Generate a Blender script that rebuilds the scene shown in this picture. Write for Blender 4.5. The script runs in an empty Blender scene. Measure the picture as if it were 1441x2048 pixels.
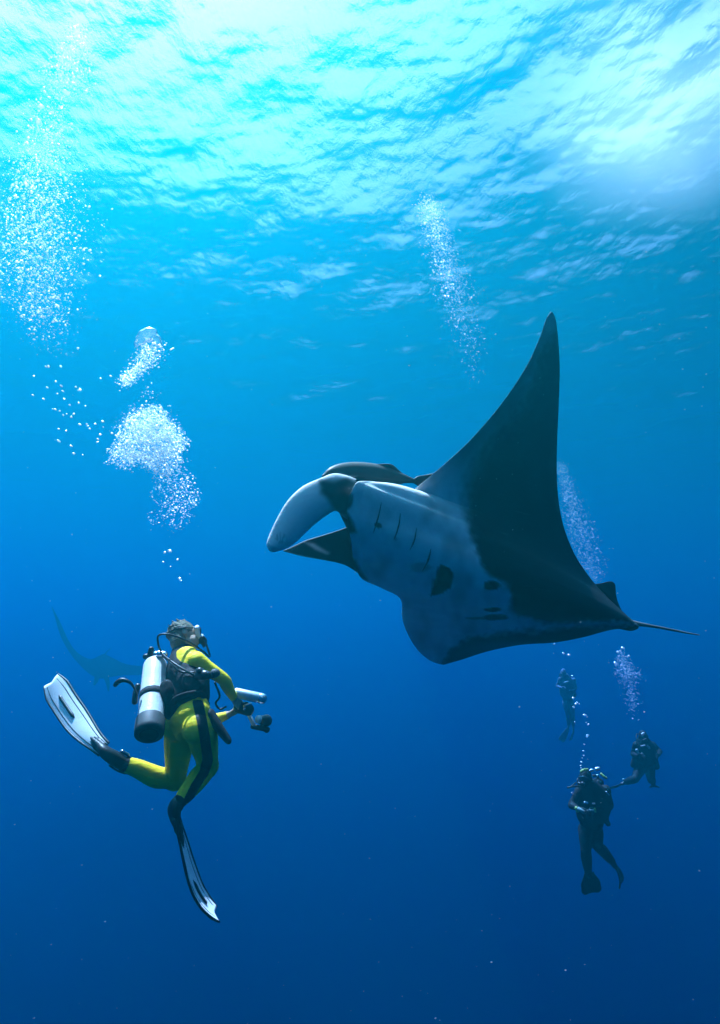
import bpy, bmesh, math, random
import numpy as np
from mathutils import Vector, Matrix, Quaternion
from mathutils.bvhtree import BVHTree

random.seed(7)
rng = np.random.default_rng(7)
scene = bpy.context.scene
COL = scene.collection

# ------------------------------------------------------------------ camera
# one unit is a metre; z = 0 is the mean sea level, the camera hangs 11 m down
IMG_W, IMG_H = 1441.0, 2048.0          # photograph pixels, used to read off directions
F_PX = 1250.0
PITCH = math.radians(12.3)
CAM_POS = Vector((0.0, 0.0, -11.0))
cam_data = bpy.data.cameras.new("camera")
cam = bpy.data.objects.new("camera", cam_data)
COL.objects.link(cam)
cam.location = CAM_POS
cam.rotation_euler = (math.radians(90) + PITCH, 0, 0)
cam_data.sensor_fit = 'VERTICAL'
cam_data.sensor_height = 36.0
cam_data.lens = 36.0 * F_PX / IMG_H
cam_data.clip_start = 0.05
cam_data.clip_end = 2000
scene.camera = cam

# ------------------------------------------------------------------ sky and sun
SUN_EL, SUN_AZ = math.radians(69), math.radians(-44)      # azimuth from +Y, negative = left
world = bpy.data.worlds.new("World")
scene.world = world
world.use_nodes = True
wn = world.node_tree
bg = wn.nodes["Background"]
sky = wn.nodes.new("ShaderNodeTexSky")
sky.sky_type = 'NISHITA'
sky.sun_disc = False
sky.sun_elevation = SUN_EL
sky.sun_rotation = SUN_AZ
sky.air_density = 0.7
sky.dust_density = 4.0
sky.ozone_density = 0.0
wn.links.new(sky.outputs[0], bg.inputs[0])
bg.inputs[1].default_value = 0.05

sun_data = bpy.data.lights.new("sun", 'SUN')
sun_data.energy = 5.0
sun_data.angle = math.radians(0.6)
sun_data.color = (1.0, 0.96, 0.88)
sun = bpy.data.objects.new("sun", sun_data)
COL.objects.link(sun)
sun_dir = Vector((math.sin(SUN_AZ) * math.cos(SUN_EL), math.cos(SUN_AZ) * math.cos(SUN_EL), math.sin(SUN_EL)))
sun.rotation_euler = sun_dir.to_track_quat('Z', 'Y').to_euler()
sun.location = sun_dir * 60

# ------------------------------------------------------------------ exposure and sampling
vs = scene.view_settings
vs.view_transform = 'Standard'
vs.look = 'None'
vs.exposure = 2.3
vs.gamma = 1.0
cy = scene.cycles
cy.use_denoising = True
cy.max_bounces = 6
cy.use_adaptive_sampling = True
cy.adaptive_threshold = 0.03
cy.volume_bounces = 1
cy.transparent_max_bounces = 24
cy.glossy_bounces = 2
cy.diffuse_bounces = 2
cy.sample_clamp_indirect = 4.0
cy.sample_clamp_direct = 0.0

# ------------------------------------------------------------------ helpers
def at(px, py, d):
    """a point seen at photo pixel (px, py), d metres deep along the camera axis"""
    x = (px - IMG_W / 2) / F_PX * d
    u = (IMG_H / 2 - py) / F_PX * d
    c, s = math.cos(PITCH), math.sin(PITCH)
    return CAM_POS + Vector((x, d * c - u * s, d * s + u * c))

def at_np(px, py, d):
    px, py, d = np.broadcast_arrays(np.asarray(px, float), np.asarray(py, float), np.asarray(d, float))
    x = (px - IMG_W / 2) / F_PX * d
    u = (IMG_H / 2 - py) / F_PX * d
    c, s = math.cos(PITCH), math.sin(PITCH)
    return np.stack([x + CAM_POS.x, d * c - u * s + CAM_POS.y, d * s + u * c + CAM_POS.z], -1)

def new_mat(name):
    m = bpy.data.materials.new(name)
    m.use_nodes = True
    nt = m.node_tree
    for n in list(nt.nodes):
        nt.nodes.remove(n)
    out = nt.nodes.new("ShaderNodeOutputMaterial")
    return m, nt, out

def nd(nt, kind, **kw):
    n = nt.nodes.new(kind)
    for k, v in kw.items():
        if k in n.inputs.keys():
            n.inputs[k].default_value = v
        else:
            setattr(n, k, v)
    return n
# ------------------------------------------------------------------ the sea: water body and surface
def build_water():
    # the water body: one even volume round camera and scene
    m, nt, out = new_mat("sea_water_volume")
    sc = nd(nt, "ShaderNodeVolumeScatter")
    sc.inputs["Color"].default_value = WATER_SCATTER
    sc.inputs["Density"].default_value = WATER_SCATTER_DENSITY
    sc.inputs["Anisotropy"].default_value = 0.76
    ab = nd(nt, "ShaderNodeVolumeAbsorption")
    ab.inputs["Color"].default_value = WATER_ABSORB
    ab.inputs["Density"].default_value = WATER_ABSORB_DENSITY
    add = nd(nt, "ShaderNodeAddShader")
    nt.links.new(sc.outputs[0], add.inputs[0])
    nt.links.new(ab.outputs[0], add.inputs[1])
    nt.links.new(add.outputs[0], out.inputs["Volume"])
    R = 160.0
    bm = bmesh.new()
    bmesh.ops.create_cube(bm, size=1.0)
    for v in bm.verts:
        v.co.x *= 2 * R
        v.co.y *= 2 * R
        v.co.z = 0.55 if v.co.z > 0 else -70.0
    me = bpy.data.meshes.new("haze")
    bm.to_mesh(me); bm.free()
    me.materials.append(m)
    o = bpy.data.objects.new("haze", me)
    COL.objects.link(o)
    o["kind"] = "stuff"
    o["label"] = "clear blue sea water filling the whole picture"

    # the rippled surface, seen from below: Fresnel decides between sky and mirrored water
    def axis(lo, hi, fine, far, grow):
        a = list(np.arange(lo, hi, fine))
        step, x = fine, hi
        while x < far:
            a.append(x); step *= grow; x += step
        a.append(far)
        step, x = fine, lo
        b = []
        x -= step
        while x > -far:
            b.append(x); step *= grow; x -= step
        b.append(-far)
        return np.array(b[::-1] + a)
    xs = axis(-17, 17, 0.06, 158, 1.06)
    ys = axis(3.0, 37.0, 0.06, 158, 1.06)
    X, Y = np.meshgrid(xs, ys)
    Z = np.zeros_like(X)
    r2 = np.random.default_rng(21)
    wind = math.radians(62)
    n = 0
    for lam0, cnt, slope in WAVES:
        for k in range(cnt):
            lam = lam0 * r2.uniform(0.72, 1.4)
            th = wind + r2.normal(0, 0.75)
            kk = 2 * math.pi / lam
            amp = slope / kk / math.sqrt(cnt) * r2.uniform(0.6, 1.4)
            ph = r2.uniform(0, 2 * math.pi)
            # phase warp breaks up the regular crests
            w = 0.9 * np.sin(X * kk * 0.23 * math.cos(th + 1.1) + Y * kk * 0.23 * math.sin(th + 1.1) + ph * 3)
            s = np.sin(kk * (X * math.cos(th) + Y * math.sin(th)) + ph + w)
            fade = 1.0 if lam > 2 else np.clip(1.3 - np.maximum(abs(X) - 17, 0) / 9 - np.maximum(Y - 37, 0) / 9 - np.maximum(3 - Y, 0) / 9, 0, 1)
            Z += amp * (s + 0.25 * (s * s - 0.5)) * fade
    V = np.stack([X, Y, Z], -1).reshape(-1, 3)
    ny, nx = X.shape
    I = np.arange(ny * nx).reshape(ny, nx)
    F = np.stack([I[:-1, :-1], I[:-1, 1:], I[1:, 1:], I[1:, :-1]], -1).reshape(-1, 4)
    o = mesh_np("water_surface", V, F, None, smooth=True)
    o["kind"] = "structure"
    o["label"] = "rippled sea surface seen from below, bright sky breaking through"
    m, nt, out = new_mat("sea_surface")
    tc = nd(nt, "ShaderNodeTexCoord")
    n1 = nd(nt, "ShaderNodeTexNoise"); n1.inputs["Scale"].default_value = 4.0; n1.inputs["Detail"].default_value = 6; n1.inputs["Roughness"].default_value = 0.62
    mp = nd(nt, "ShaderNodeMapping"); mp.inputs["Scale"].default_value = (1.0, 0.55, 1.0); mp.inputs["Rotation"].default_value = (0, 0, 0.5)
    nt.links.new(tc.outputs["Object"], mp.inputs[0]); nt.links.new(mp.outputs[0], n1.inputs["Vector"])
    bp = nd(nt, "ShaderNodeBump"); bp.inputs["Strength"].default_value = 0.5; bp.inputs["Distance"].default_value = 0.075
    nt.links.new(n1.outputs["Fac"], bp.inputs["Height"])
    fr = nd(nt, "ShaderNodeFresnel"); fr.inputs["IOR"].default_value = 1.333
    nt.links.new(bp.outputs[0], fr.inputs["Normal"])
    tr = nd(nt, "ShaderNodeBsdfTransparent")
    gl = nd(nt, "ShaderNodeBsdfGlossy"); gl.inputs["Roughness"].default_value = 0.08
    nt.links.new(bp.outputs[0], gl.inputs["Normal"])
    mx = nd(nt, "ShaderNodeMixShader")
    nt.links.new(fr.outputs[0], mx.inputs[0]); nt.links.new(tr.outputs[0], mx.inputs[1]); nt.links.new(gl.outputs[0], mx.inputs[2])
    nt.links.new(mx.outputs[0], out.inputs["Surface"])
    o.data.materials.append(m)

def mesh_np(name, V, F, mat=None, smooth=True, parent=None):
    V = np.asarray(V, dtype=np.float32); F = np.asarray(F, dtype=np.int32)
    me = bpy.data.meshes.new(name)
    me.vertices.add(len(V)); me.vertices.foreach_set("co", V.ravel())
    k = F.shape[1]
    me.loops.add(F.size); me.loops.foreach_set("vertex_index", F.ravel())
    me.polygons.add(len(F))
    me.polygons.foreach_set("loop_start", np.arange(0, F.size, k, dtype=np.int32))
    me.polygons.foreach_set("loop_total", np.full(len(F), k, dtype=np.int32))
    me.update(calc_edges=True)
    me.validate()
    if smooth:
        me.polygons.foreach_set("use_smooth", np.ones(len(me.polygons), dtype=bool))
    if mat is not None:
        me.materials.append(mat)
    o = bpy.data.objects.new(name, me)
    COL.objects.link(o)
    if parent is not None:
        o.parent = parent
    return o

WATER_SCATTER = (0.010, 0.86, 1.0, 1)
WATER_SCATTER_DENSITY = 0.0178
WATER_ABSORB = (0.0, 0.49, 0.865, 1)
WATER_ABSORB_DENSITY = 0.08
WAVES = [(14.0, 5, 0.03), (5.0, 7, 0.055), (2.0, 10, 0.08), (0.95, 14, 0.085), (0.5, 16, 0.085), (0.3, 18, 0.065)]
build_water()
# ------------------------------------------------------------------ shared shape tools
CAM_F = Vector((0, math.cos(PITCH), math.sin(PITCH)))

def project(P):
    """world points (n,3) -> photo pixels, only used to lay out skin and suit markings on a thing"""
    P = np.asarray(P, float) - np.array(CAM_POS)
    c, s = math.cos(PITCH), math.sin(PITCH)
    d = P[:, 1] * c + P[:, 2] * s
    u = -P[:, 1] * s + P[:, 2] * c
    return IMG_W / 2 + P[:, 0] / d * F_PX, IMG_H / 2 - u / d * F_PX

def crom(P, n_per):
    """Catmull-Rom through the rows of P, n_per samples to each interval"""
    P = np.asarray(P, float)
    Q = np.vstack([2 * P[0] - P[1], P, 2 * P[-1] - P[-2]])
    out = []
    for i in range(len(P) - 1):
        p0, p1, p2, p3 = Q[i], Q[i + 1], Q[i + 2], Q[i + 3]
        t = np.linspace(0, 1, n_per, endpoint=False)[:, None]
        out.append(0.5 * ((2 * p1) + (-p0 + p2) * t + (2 * p0 - 5 * p1 + 4 * p2 - p3) * t ** 2 + (-p0 + 3 * p1 - 3 * p2 + p3) * t ** 3))
    out.append(P[-1:])
    return np.vstack(out)

def poly_sd(x, y, poly):
    """signed distance to a polygon, negative inside"""
    x = np.asarray(x, float); y = np.asarray(y, float)
    d = np.full(x.shape, 1e18)
    inside = np.zeros(x.shape, bool)
    n = len(poly)
    for i in range(n):
        ax, ay = poly[i]; bx, by = poly[(i + 1) % n]
        ex, ey = bx - ax, by - ay
        t = np.clip(((x - ax) * ex + (y - ay) * ey) / (ex * ex + ey * ey + 1e-12), 0, 1)
        d = np.minimum(d, (x - ax - t * ex) ** 2 + (y - ay - t * ey) ** 2)
        c = ((ay > y) != (by > y)) & (x < (bx - ax) * (y - ay) / (by - ay + 1e-12) + ax)
        inside ^= c
    d = np.sqrt(d)
    return np.where(inside, -d, d)

def line_dist(x, y, pts):
    x = np.asarray(x, float); y = np.asarray(y, float)
    d = np.full(x.shape, 1e18)
    for (ax, ay), (bx, by) in zip(pts[:-1], pts[1:]):
        ex, ey = bx - ax, by - ay
        t = np.clip(((x - ax) * ex + (y - ay) * ey) / (ex * ex + ey * ey + 1e-12), 0, 1)
        d = np.minimum(d, (x - ax - t * ex) ** 2 + (y - ay - t * ey) ** 2)
    return np.sqrt(d)

def sstep(a, b, x):
    t = np.clip((x - a) / (b - a), 0, 1)
    return t * t * (3 - 2 * t)

def wob(x, y, seed, scale):
    """smooth 2-D noise from a few sines"""
    r = np.random.default_rng(seed)
    v = np.zeros(np.shape(x))
    for k in range(9):
        th = r.uniform(0, 6.28); f = scale * r.uniform(0.6, 2.6)
        v += np.sin((np.cos(th) * x + np.sin(th) * y) * f + r.uniform(0, 6.28)) / (0.6 + f / scale)
    return v / 3.0

def set_attr(o, name, vals):
    a = o.data.attributes.new(name, 'FLOAT', 'POINT')
    a.data.foreach_set("value", np.asarray(vals, dtype=np.float32))

def empty(name, loc, label=None, cat=None, group=None):
    o = bpy.data.objects.new(name, None)
    COL.objects.link(o)
    o.location = loc
    o.empty_display_size = 0.1
    if label: o["label"] = label
    if cat: o["category"] = cat
    if group: o["group"] = group
    return o

def adopt(child, parent):
    """parent without moving: the vertices are in world space"""
    child.parent = parent
    p = parent; off = Vector((0, 0, 0))
    while p is not None:
        off += p.location; p = p.parent
    child.location = -off
    return child

def adopt_sub(child, part):
    child.parent = part        # a part already sits at minus its thing's place
    return child

def tube_np(pts, radii, seg=10, n_per=4, caps=True):
    """smooth tube through points; returns V, F (quads)"""
    P = np.asarray([list(p) for p in pts], float)
    R = np.asarray(radii, float).reshape(len(P), -1)
    if R.shape[1] == 1:
        R = np.repeat(R, 2, 1)
    if n_per > 1:
        C = crom(np.hstack([P, R]), n_per); P, R = C[:, :3], np.maximum(C[:, 3:], 1e-4)
    T = np.gradient(P, axis=0); T /= np.linalg.norm(T, axis=1)[:, None] + 1e-12
    a = np.array([0, 0, 1.0]) if abs(T[0][2]) < 0.9 else np.array([1.0, 0, 0])
    u = np.cross(T[0], a); u /= np.linalg.norm(u)
    if caps:                                   # round ends
        add0, add1 = [], []
        r0, r1 = R[0].max(), R[-1].max()
        for f in (0.97, 0.75, 0.4):
            add0.append((P[0] - T[0] * r0 * f * 0.9, R[0] * math.sqrt(1 - f * f)))
            add1.append((P[-1] + T[-1] * r1 * f * 0.9, R[-1] * math.sqrt(1 - f * f)))
        P = np.vstack([[a_[0] for a_ in add0], P, [a_[0] for a_ in add1[::-1]]])
        R = np.vstack([[a_[1] for a_ in add0], R, [a_[1] for a_ in add1[::-1]]])
        T = np.vstack([np.repeat(T[:1], 3, 0), T, np.repeat(T[-1:], 3, 0)])
    V = []
    for i in range(len(P)):
        u = u - T[i] * np.dot(u, T[i]); u /= np.linalg.norm(u) + 1e-12
        w = np.cross(T[i], u)
        for k in range(seg):
            an = 2 * math.pi * k / seg
            V.append(P[i] + u * math.cos(an) * R[i][0] + w * math.sin(an) * R[i][1])
    n = len(P)
    F = []
    for i in range(n - 1):
        for k in range(seg):
            k2 = (k + 1) % seg
            F.append((i * seg + k, i * seg + k2, (i + 1) * seg + k2, (i + 1) * seg + k))
    base = len(V)
    V.append(P[0]); V.append(P[-1])
    for k in range(seg):
        k2 = (k + 1) % seg
        F.append((base, k2, k, k))
        F.append((base + 1, (n - 1) * seg + k, (n - 1) * seg + k2, (n - 1) * seg + k2))
    return np.array(V), F

def clean_faces(F):
    return [tuple(dict.fromkeys(f)) for f in F]

def mesh_py(name, V, F, mat=None, smooth=True):
    me = bpy.data.meshes.new(name)
    me.from_pydata([tuple(v) for v in V], [], clean_faces(F))
    me.update()
    if smooth:
        me.polygons.foreach_set("use_smooth", np.ones(len(me.polygons), dtype=bool))
    if mat: me.materials.append(mat)
    o = bpy.data.objects.new(name, me)
    COL.objects.link(o)
    return o

def tube(name, pts, radii, mat, parent=None, seg=10, n_per=4):
    if not hasattr(radii, '__len__'):
        radii = [radii] * len(pts)
    V, F = tube_np(pts, radii, seg, n_per)
    o = mesh_py(name, V, F, mat)
    if parent: adopt(o, parent)
    return o

class Blob:
    """gathers closed shapes that are fused into one continuous skin"""
    def __init__(self):
        self.V, self.F, self.n = [], [], 0
    def add(self, V, F):
        self.V.extend([tuple(v) for v in V])
        self.F.extend([tuple(i + self.n for i in f) for f in clean_faces(F)])
        self.n += len(V)
    def limb(self, pts, radii, seg=14, n_per=5):
        self.add(*tube_np(pts, radii, seg, n_per))
    def ball(self, c, rad, axes=None, nu=14, nv=10):
        c = np.array(c, float); rad = np.ones(3) * np.array(rad, float)
        A = np.eye(3) if axes is None else np.array([list(a) for a in axes], float)
        V = [c + A[2] * rad[2]]
        for j in range(1, nv):
            ph = math.pi * j / nv
            for i in range(nu):
                th = 2 * math.pi * i / nu
                V.append(c + A[0] * rad[0] * math.sin(ph) * math.cos(th) + A[1] * rad[1] * math.sin(ph) * math.sin(th) + A[2] * rad[2] * math.cos(ph))
        V.append(c - A[2] * rad[2])
        F = []
        for i in range(nu):
            F.append((0, 1 + i, 1 + (i + 1) % nu))
            F.append((len(V) - 1, 1 + (nv - 2) * nu + (i + 1) % nu, 1 + (nv - 2) * nu + i))
        for j in range(nv - 2):
            for i in range(nu):
                a = 1 + j * nu + i; b = 1 + j * nu + (i + 1) % nu
                F.append((a, a + nu, b + nu, b))
        self.add(V, F)
    def loft(self, rings, seg=20, n_per=5, capf=0.35):
        """rings: (centre, half axis A, half axis B)"""
        M = np.array([list(c) + list(a) + list(b) for c, a, b in rings], float)
        M = crom(M, n_per)
        T0 = (M[0, :3] - M[1, :3]); T0 /= np.linalg.norm(T0)
        T1 = (M[-1, :3] - M[-2, :3]); T1 /= np.linalg.norm(T1)
        def cap(row, T):
            r = np.linalg.norm(row[6:9]) * capf * 2
            return [np.hstack([row[:3] + T * r * f, row[3:] * math.sqrt(1 - f * f)]) for f in (0.4, 0.75, 0.97)]
        M = np.vstack([cap(M[0], T0)[::-1], M, cap(M[-1], T1)])
        V = []; n = len(M)
        for r in M:
            for k in range(seg):
                an = 2 * math.pi * k / seg
                V.append(r[:3] + r[3:6] * math.cos(an) + r[6:9] * math.sin(an))
        F = [(i * seg + k, i * seg + (k + 1) % seg, (i + 1) * seg + (k + 1) % seg, (i + 1) * seg + k) for i in range(n - 1) for k in range(seg)]
        F.append(tuple(range(seg))[::-1]); F.append(tuple((n - 1) * seg + k for k in range(seg)))
        self.V.extend([tuple(v) for v in V]); self.F.extend([tuple(i + self.n for i in f) for f in F]); self.n += len(V)
    def build(self, name, voxel, smooth_it, mat, disp=None):
        me = bpy.data.meshes.new(name + "_raw")
        me.from_pydata(self.V, [], self.F); me.update()
        bm = bmesh.new(); bm.from_mesh(me)
        bmesh.ops.recalc_face_normals(bm, faces=bm.faces[:])
        bm.to_mesh(me); bm.free()
        o = bpy.data.objects.new(name, me); COL.objects.link(o)
        r = o.modifiers.new("r", 'REMESH'); r.mode = 'VOXEL'; r.voxel_size = voxel
        if smooth_it:
            s = o.modifiers.new("s", 'SMOOTH'); s.factor = 0.5; s.iterations = smooth_it
        dg = bpy.context.evaluated_depsgraph_get()
        dg.update()
        me2 = bpy.data.meshes.new_from_object(o.evaluated_get(dg))
        o.modifiers.clear()
        o.data = me2
        bpy.data.meshes.remove(me)
        me2.name = name
        me2.materials.clear()
        if mat: me2.materials.append(mat)
        me2.polygons.foreach_set("use_smooth", np.ones(len(me2.polygons), dtype=bool))
        return o

def verts_of(o):
    me = o.data
    V = np.empty(len(me.vertices) * 3, np.float32); me.vertices.foreach_get("co", V)
    N = np.empty(len(me.vertices) * 3, np.float32); me.vertices.foreach_get("normal", N)
    return V.reshape(-1, 3).astype(float), N.reshape(-1, 3).astype(float)

# ------------------------------------------------------------------ materials
def plain(name, col, rough=0.5, spec=0.3, metal=0.0, noise=0.0, nscale=30.0, bump=0.0, bscale=80.0, col2=None):
    m, nt, out = new_mat(name)
    b = nd(nt, "ShaderNodeBsdfPrincipled")
    b.inputs["Base Color"].default_value = (*col, 1)
    b.inputs["Roughness"].default_value = rough
    b.inputs["Specular IOR Level"].default_value = spec
    b.inputs["Metallic"].default_value = metal
    tc = nd(nt, "ShaderNodeTexCoord")
    if noise:
        n = nd(nt, "ShaderNodeTexNoise"); n.inputs["Scale"].default_value = nscale; n.inputs["Detail"].default_value = 4
        nt.links.new(tc.outputs["Object"], n.inputs["Vector"])
        mx = nd(nt, "ShaderNodeMix", data_type='RGBA')
        mx.inputs[6].default_value = (*[c * (1 - noise) for c in col], 1)
        mx.inputs[7].default_value = (*(col2 if col2 else [min(1, c * (1 + noise)) for c in col]), 1)
        nt.links.new(n.outputs["Fac"], mx.inputs[0]); nt.links.new(mx.outputs[2], b.inputs["Base Color"])
    if bump:
        n = nd(nt, "ShaderNodeTexNoise"); n.inputs["Scale"].default_value = bscale; n.inputs["Detail"].default_value = 3
        nt.links.new(tc.outputs["Object"], n.inputs["Vector"])
        bp = nd(nt, "ShaderNodeBump"); bp.inputs["Strength"].default_value = bump; bp.inputs["Distance"].default_value = 0.01
        nt.links.new(n.outputs["Fac"], bp.inputs["Height"]); nt.links.new(bp.outputs[0], b.inputs["Normal"])
    nt.links.new(b.outputs[0], out.inputs["Surface"])
    return m

def skin_mat(name, pale, dark, rough=0.5):
    """pigment between pale and dark, read from the 'dark' attribute, with mottling"""
    m, nt, out = new_mat(name)
    b = nd(nt, "ShaderNodeBsdfPrincipled"); b.inputs["Roughness"].default_value = rough
    b.inputs["Specular IOR Level"].default_value = 0.25
    at_ = nd(nt, "ShaderNodeAttribute"); at_.attribute_name = "dark"
    tc = nd(nt, "ShaderNodeTexCoord")
    n = nd(nt, "ShaderNodeTexNoise"); n.inputs["Scale"].default_value = 3.2; n.inputs["Detail"].default_value = 8; n.inputs["Roughness"].default_value = 0.62
    nt.links.new(tc.outputs["Object"], n.inputs["Vector"])
    ma = nd(nt, "ShaderNodeMath", operation='MULTIPLY_ADD'); ma.inputs[1].default_value = 0.3; ma.inputs[2].default_value = -0.15
    nt.links.new(n.outputs["Fac"], ma.inputs[0])
    ad = nd(nt, "ShaderNodeMath", operation='ADD', use_clamp=True)
    nt.links.new(ma.outputs[0], ad.inputs[0]); nt.links.new(at_.outputs["Fac"], ad.inputs[1])
    mx = nd(nt, "ShaderNodeMix", data_type='RGBA')
    mx.inputs[6].default_value = (*pale, 1); mx.inputs[7].default_value = (*dark, 1)
    iv = nd(nt, "ShaderNodeMath", operation='SUBTRACT'); iv.inputs[0].default_value = 1.0
    pw = nd(nt, "ShaderNodeMath", operation='POWER'); pw.inputs[1].default_value = 2.4
    iv2 = nd(nt, "ShaderNodeMath", operation='SUBTRACT'); iv2.inputs[0].default_value = 1.0
    nt.links.new(ad.outputs[0], iv.inputs[1]); nt.links.new(iv.outputs[0], pw.inputs[0]); nt.links.new(pw.outputs[0], iv2.inputs[1])
    nt.links.new(iv2.outputs[0], mx.inputs[0]); nt.links.new(mx.outputs[2], b.inputs["Base Color"])
    # old scratches and pale nicks
    mp = nd(nt, "ShaderNodeMapping"); mp.inputs["Scale"].default_value = (2.2, 2.2, 26); mp.inputs["Rotation"].default_value = (0.4, 0.7, 0.3)
    nt.links.new(tc.outputs["Object"], mp.inputs[0])
    ns = nd(nt, "ShaderNodeTexNoise"); ns.inputs["Scale"].default_value = 1.6; ns.inputs["Detail"].default_value = 2
    nt.links.new(mp.outputs[0], ns.inputs["Vector"])
    r1 = nd(nt, "ShaderNodeMapRange"); r1.inputs["From Min"].default_value = 0.68; r1.inputs["From Max"].default_value = 0.80; r1.inputs["To Max"].default_value = 0.10
    nt.links.new(ns.outputs["Fac"], r1.inputs["Value"])
    vo = nd(nt, "ShaderNodeTexVoronoi"); vo.inputs["Scale"].default_value = 9.0
    nt.links.new(tc.outputs["Object"], vo.inputs["Vector"])
    r2 = nd(nt, "ShaderNodeMapRange"); r2.inputs["From Min"].default_value = 0.075; r2.inputs["From Max"].default_value = 0.04; r2.inputs["To Max"].default_value = 0.3
    nt.links.new(vo.outputs["Distance"], r2.inputs["Value"])
    mxx = nd(nt, "ShaderNodeMath", operation='MAXIMUM'); nt.links.new(r1.outputs[0], mxx.inputs[0]); nt.links.new(r2.outputs[0], mxx.inputs[1])
    sm = nd(nt, "ShaderNodeMix", data_type='RGBA'); sm.inputs[7].default_value = (0.4, 0.42, 0.42, 1)
    nt.links.new(mxx.outputs[0], sm.inputs[0]); nt.links.new(mx.outputs[2], sm.inputs[6]); nt.links.new(sm.outputs[2], b.inputs["Base Color"])
    n2 = nd(nt, "ShaderNodeTexNoise"); n2.inputs["Scale"].default_value = 60; n2.inputs["Detail"].default_value = 3
    nt.links.new(tc.outputs["Object"], n2.inputs["Vector"])
    bp = nd(nt, "ShaderNodeBump"); bp.inputs["Strength"].default_value = 0.25; bp.inputs["Distance"].default_value = 0.006
    nt.links.new(n2.outputs["Fac"], bp.inputs["Height"]); nt.links.new(bp.outputs[0], b.inputs["Normal"])
    nt.links.new(b.outputs[0], out.inputs["Surface"])
    return m

MANTA = skin_mat("manta_skin", (0.84, 0.86, 0.84), (0.006, 0.008, 0.010))
REMORA = plain("remora_skin", (0.05, 0.055, 0.05), 0.5, 0.3, noise=0.5, nscale=9)
SLIT = plain("gill_slit_dark", (0.03, 0.035, 0.04), 0.7, 0.1)
EYE = plain("eye_black", (0.01, 0.01, 0.012), 0.15, 0.5)

# ------------------------------------------------------------------ manta rays
def manta_sheet(name, stations, thick, head, dark_fn, n_per=16, cols=150, cheek=None):
    """stations: (LE px,py,d, TE px,py,d) from one wing tip to the other;
    thick(s) -> (belly, back) half thickness, head(s) -> how far the front edge is an open mouth"""
    st = crom(np.array(stations, float), n_per)
    ns = len(st)
    LE = at_np(st[:, 0], st[:, 1], st[:, 2]); TE = at_np(st[:, 3], st[:, 4], st[:, 5])
    sidx = np.linspace(0, len(stations) - 1, ns)
    t = 0.5 - 0.5 * np.cos(np.linspace(0, math.pi, cols))
    t = np.clip(t, 0.0, 1.0)
    M = LE[:, None, :] * (1 - t[None, :, None]) + TE[:, None, :] * t[None, :, None]
    # normal of the mid sheet, towards the viewer (the belly side)
    dS = np.gradient(M, axis=0); dT = (TE - LE)[:, None, :] + 0 * M
    N = np.cross(dS, dT); N /= np.linalg.norm(N, axis=2)[..., None] + 1e-9
    view = np.array(CAM_POS) - M
    sg = np.sign((N * view).sum(2).mean())
    N *= sg
    for _ in range(14):
        N[1:-1] = (N[:-2] + 2 * N[1:-1] + N[2:]) / 4
    N /= np.linalg.norm(N, axis=2)[..., None]
    hb = np.array([thick(s)[0] for s in sidx])[:, None]; hd = np.array([thick(s)[1] for s in sidx])[:, None]
    hm = np.array([head(s) for s in sidx])[:, None]
    hs = np.array([cheek(s) for s in sidx])[:, None] if cheek else 0 * hm
    foil = (t ** 0.55 * (1 - t) ** 0.9) / 0.493
    fh = np.maximum(foil[None, :], hm * 0.30 * (1 - t[None, :]) ** 2)
    Vb = M + N * (hb * fh + hs * np.sqrt(np.clip(t / 0.16, 0, 1))[None, :] * (1 - sstep(.16, .6, t))[None, :])[..., None]
    Vd = M - N * (hd * fh)[..., None]
    ch = (TE - LE); 
    cav = 0.5 * (Vb[:, 0] + Vd[:, 0]) + ch * (0.10 * hm)
    loop = np.concatenate([Vb, Vd[:, ::-1][:, 1:], (0.5 * (Vd[:, 0] + cav) * 1.0)[:, None], cav[:, None], (0.5 * (Vb[:, 0] + cav))[:, None]], axis=1)
    L = loop.shape[1]
    V = loop.reshape(-1, 3)
    F = []
    I = np.arange(ns * L).reshape(ns, L)
    J = np.roll(I, -1, axis=1)
    F = np.stack([I[:-1], I[1:], J[1:], J[:-1]], -1).reshape(-1, 4)
    F = [tuple(f) for f in F]
    for row in (0, ns - 1):
        f = tuple(int(k) for k in I[row])
        F.append(f if row == 0 else f[::-1])
    o = mesh_py(name, V, F, None)
    bm = bmesh.new(); bm.from_mesh(o.data)
    bmesh.ops.recalc_face_normals(bm, faces=bm.faces[:]); bm.to_mesh(o.data); bm.free()
    o.data.materials.append(MANTA)
    px, py = project(V)
    dark = dark_fn(px, py, np.tile(np.arange(L), ns), L, cols)
    set_attr(o, "dark", dark)
    return o

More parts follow.
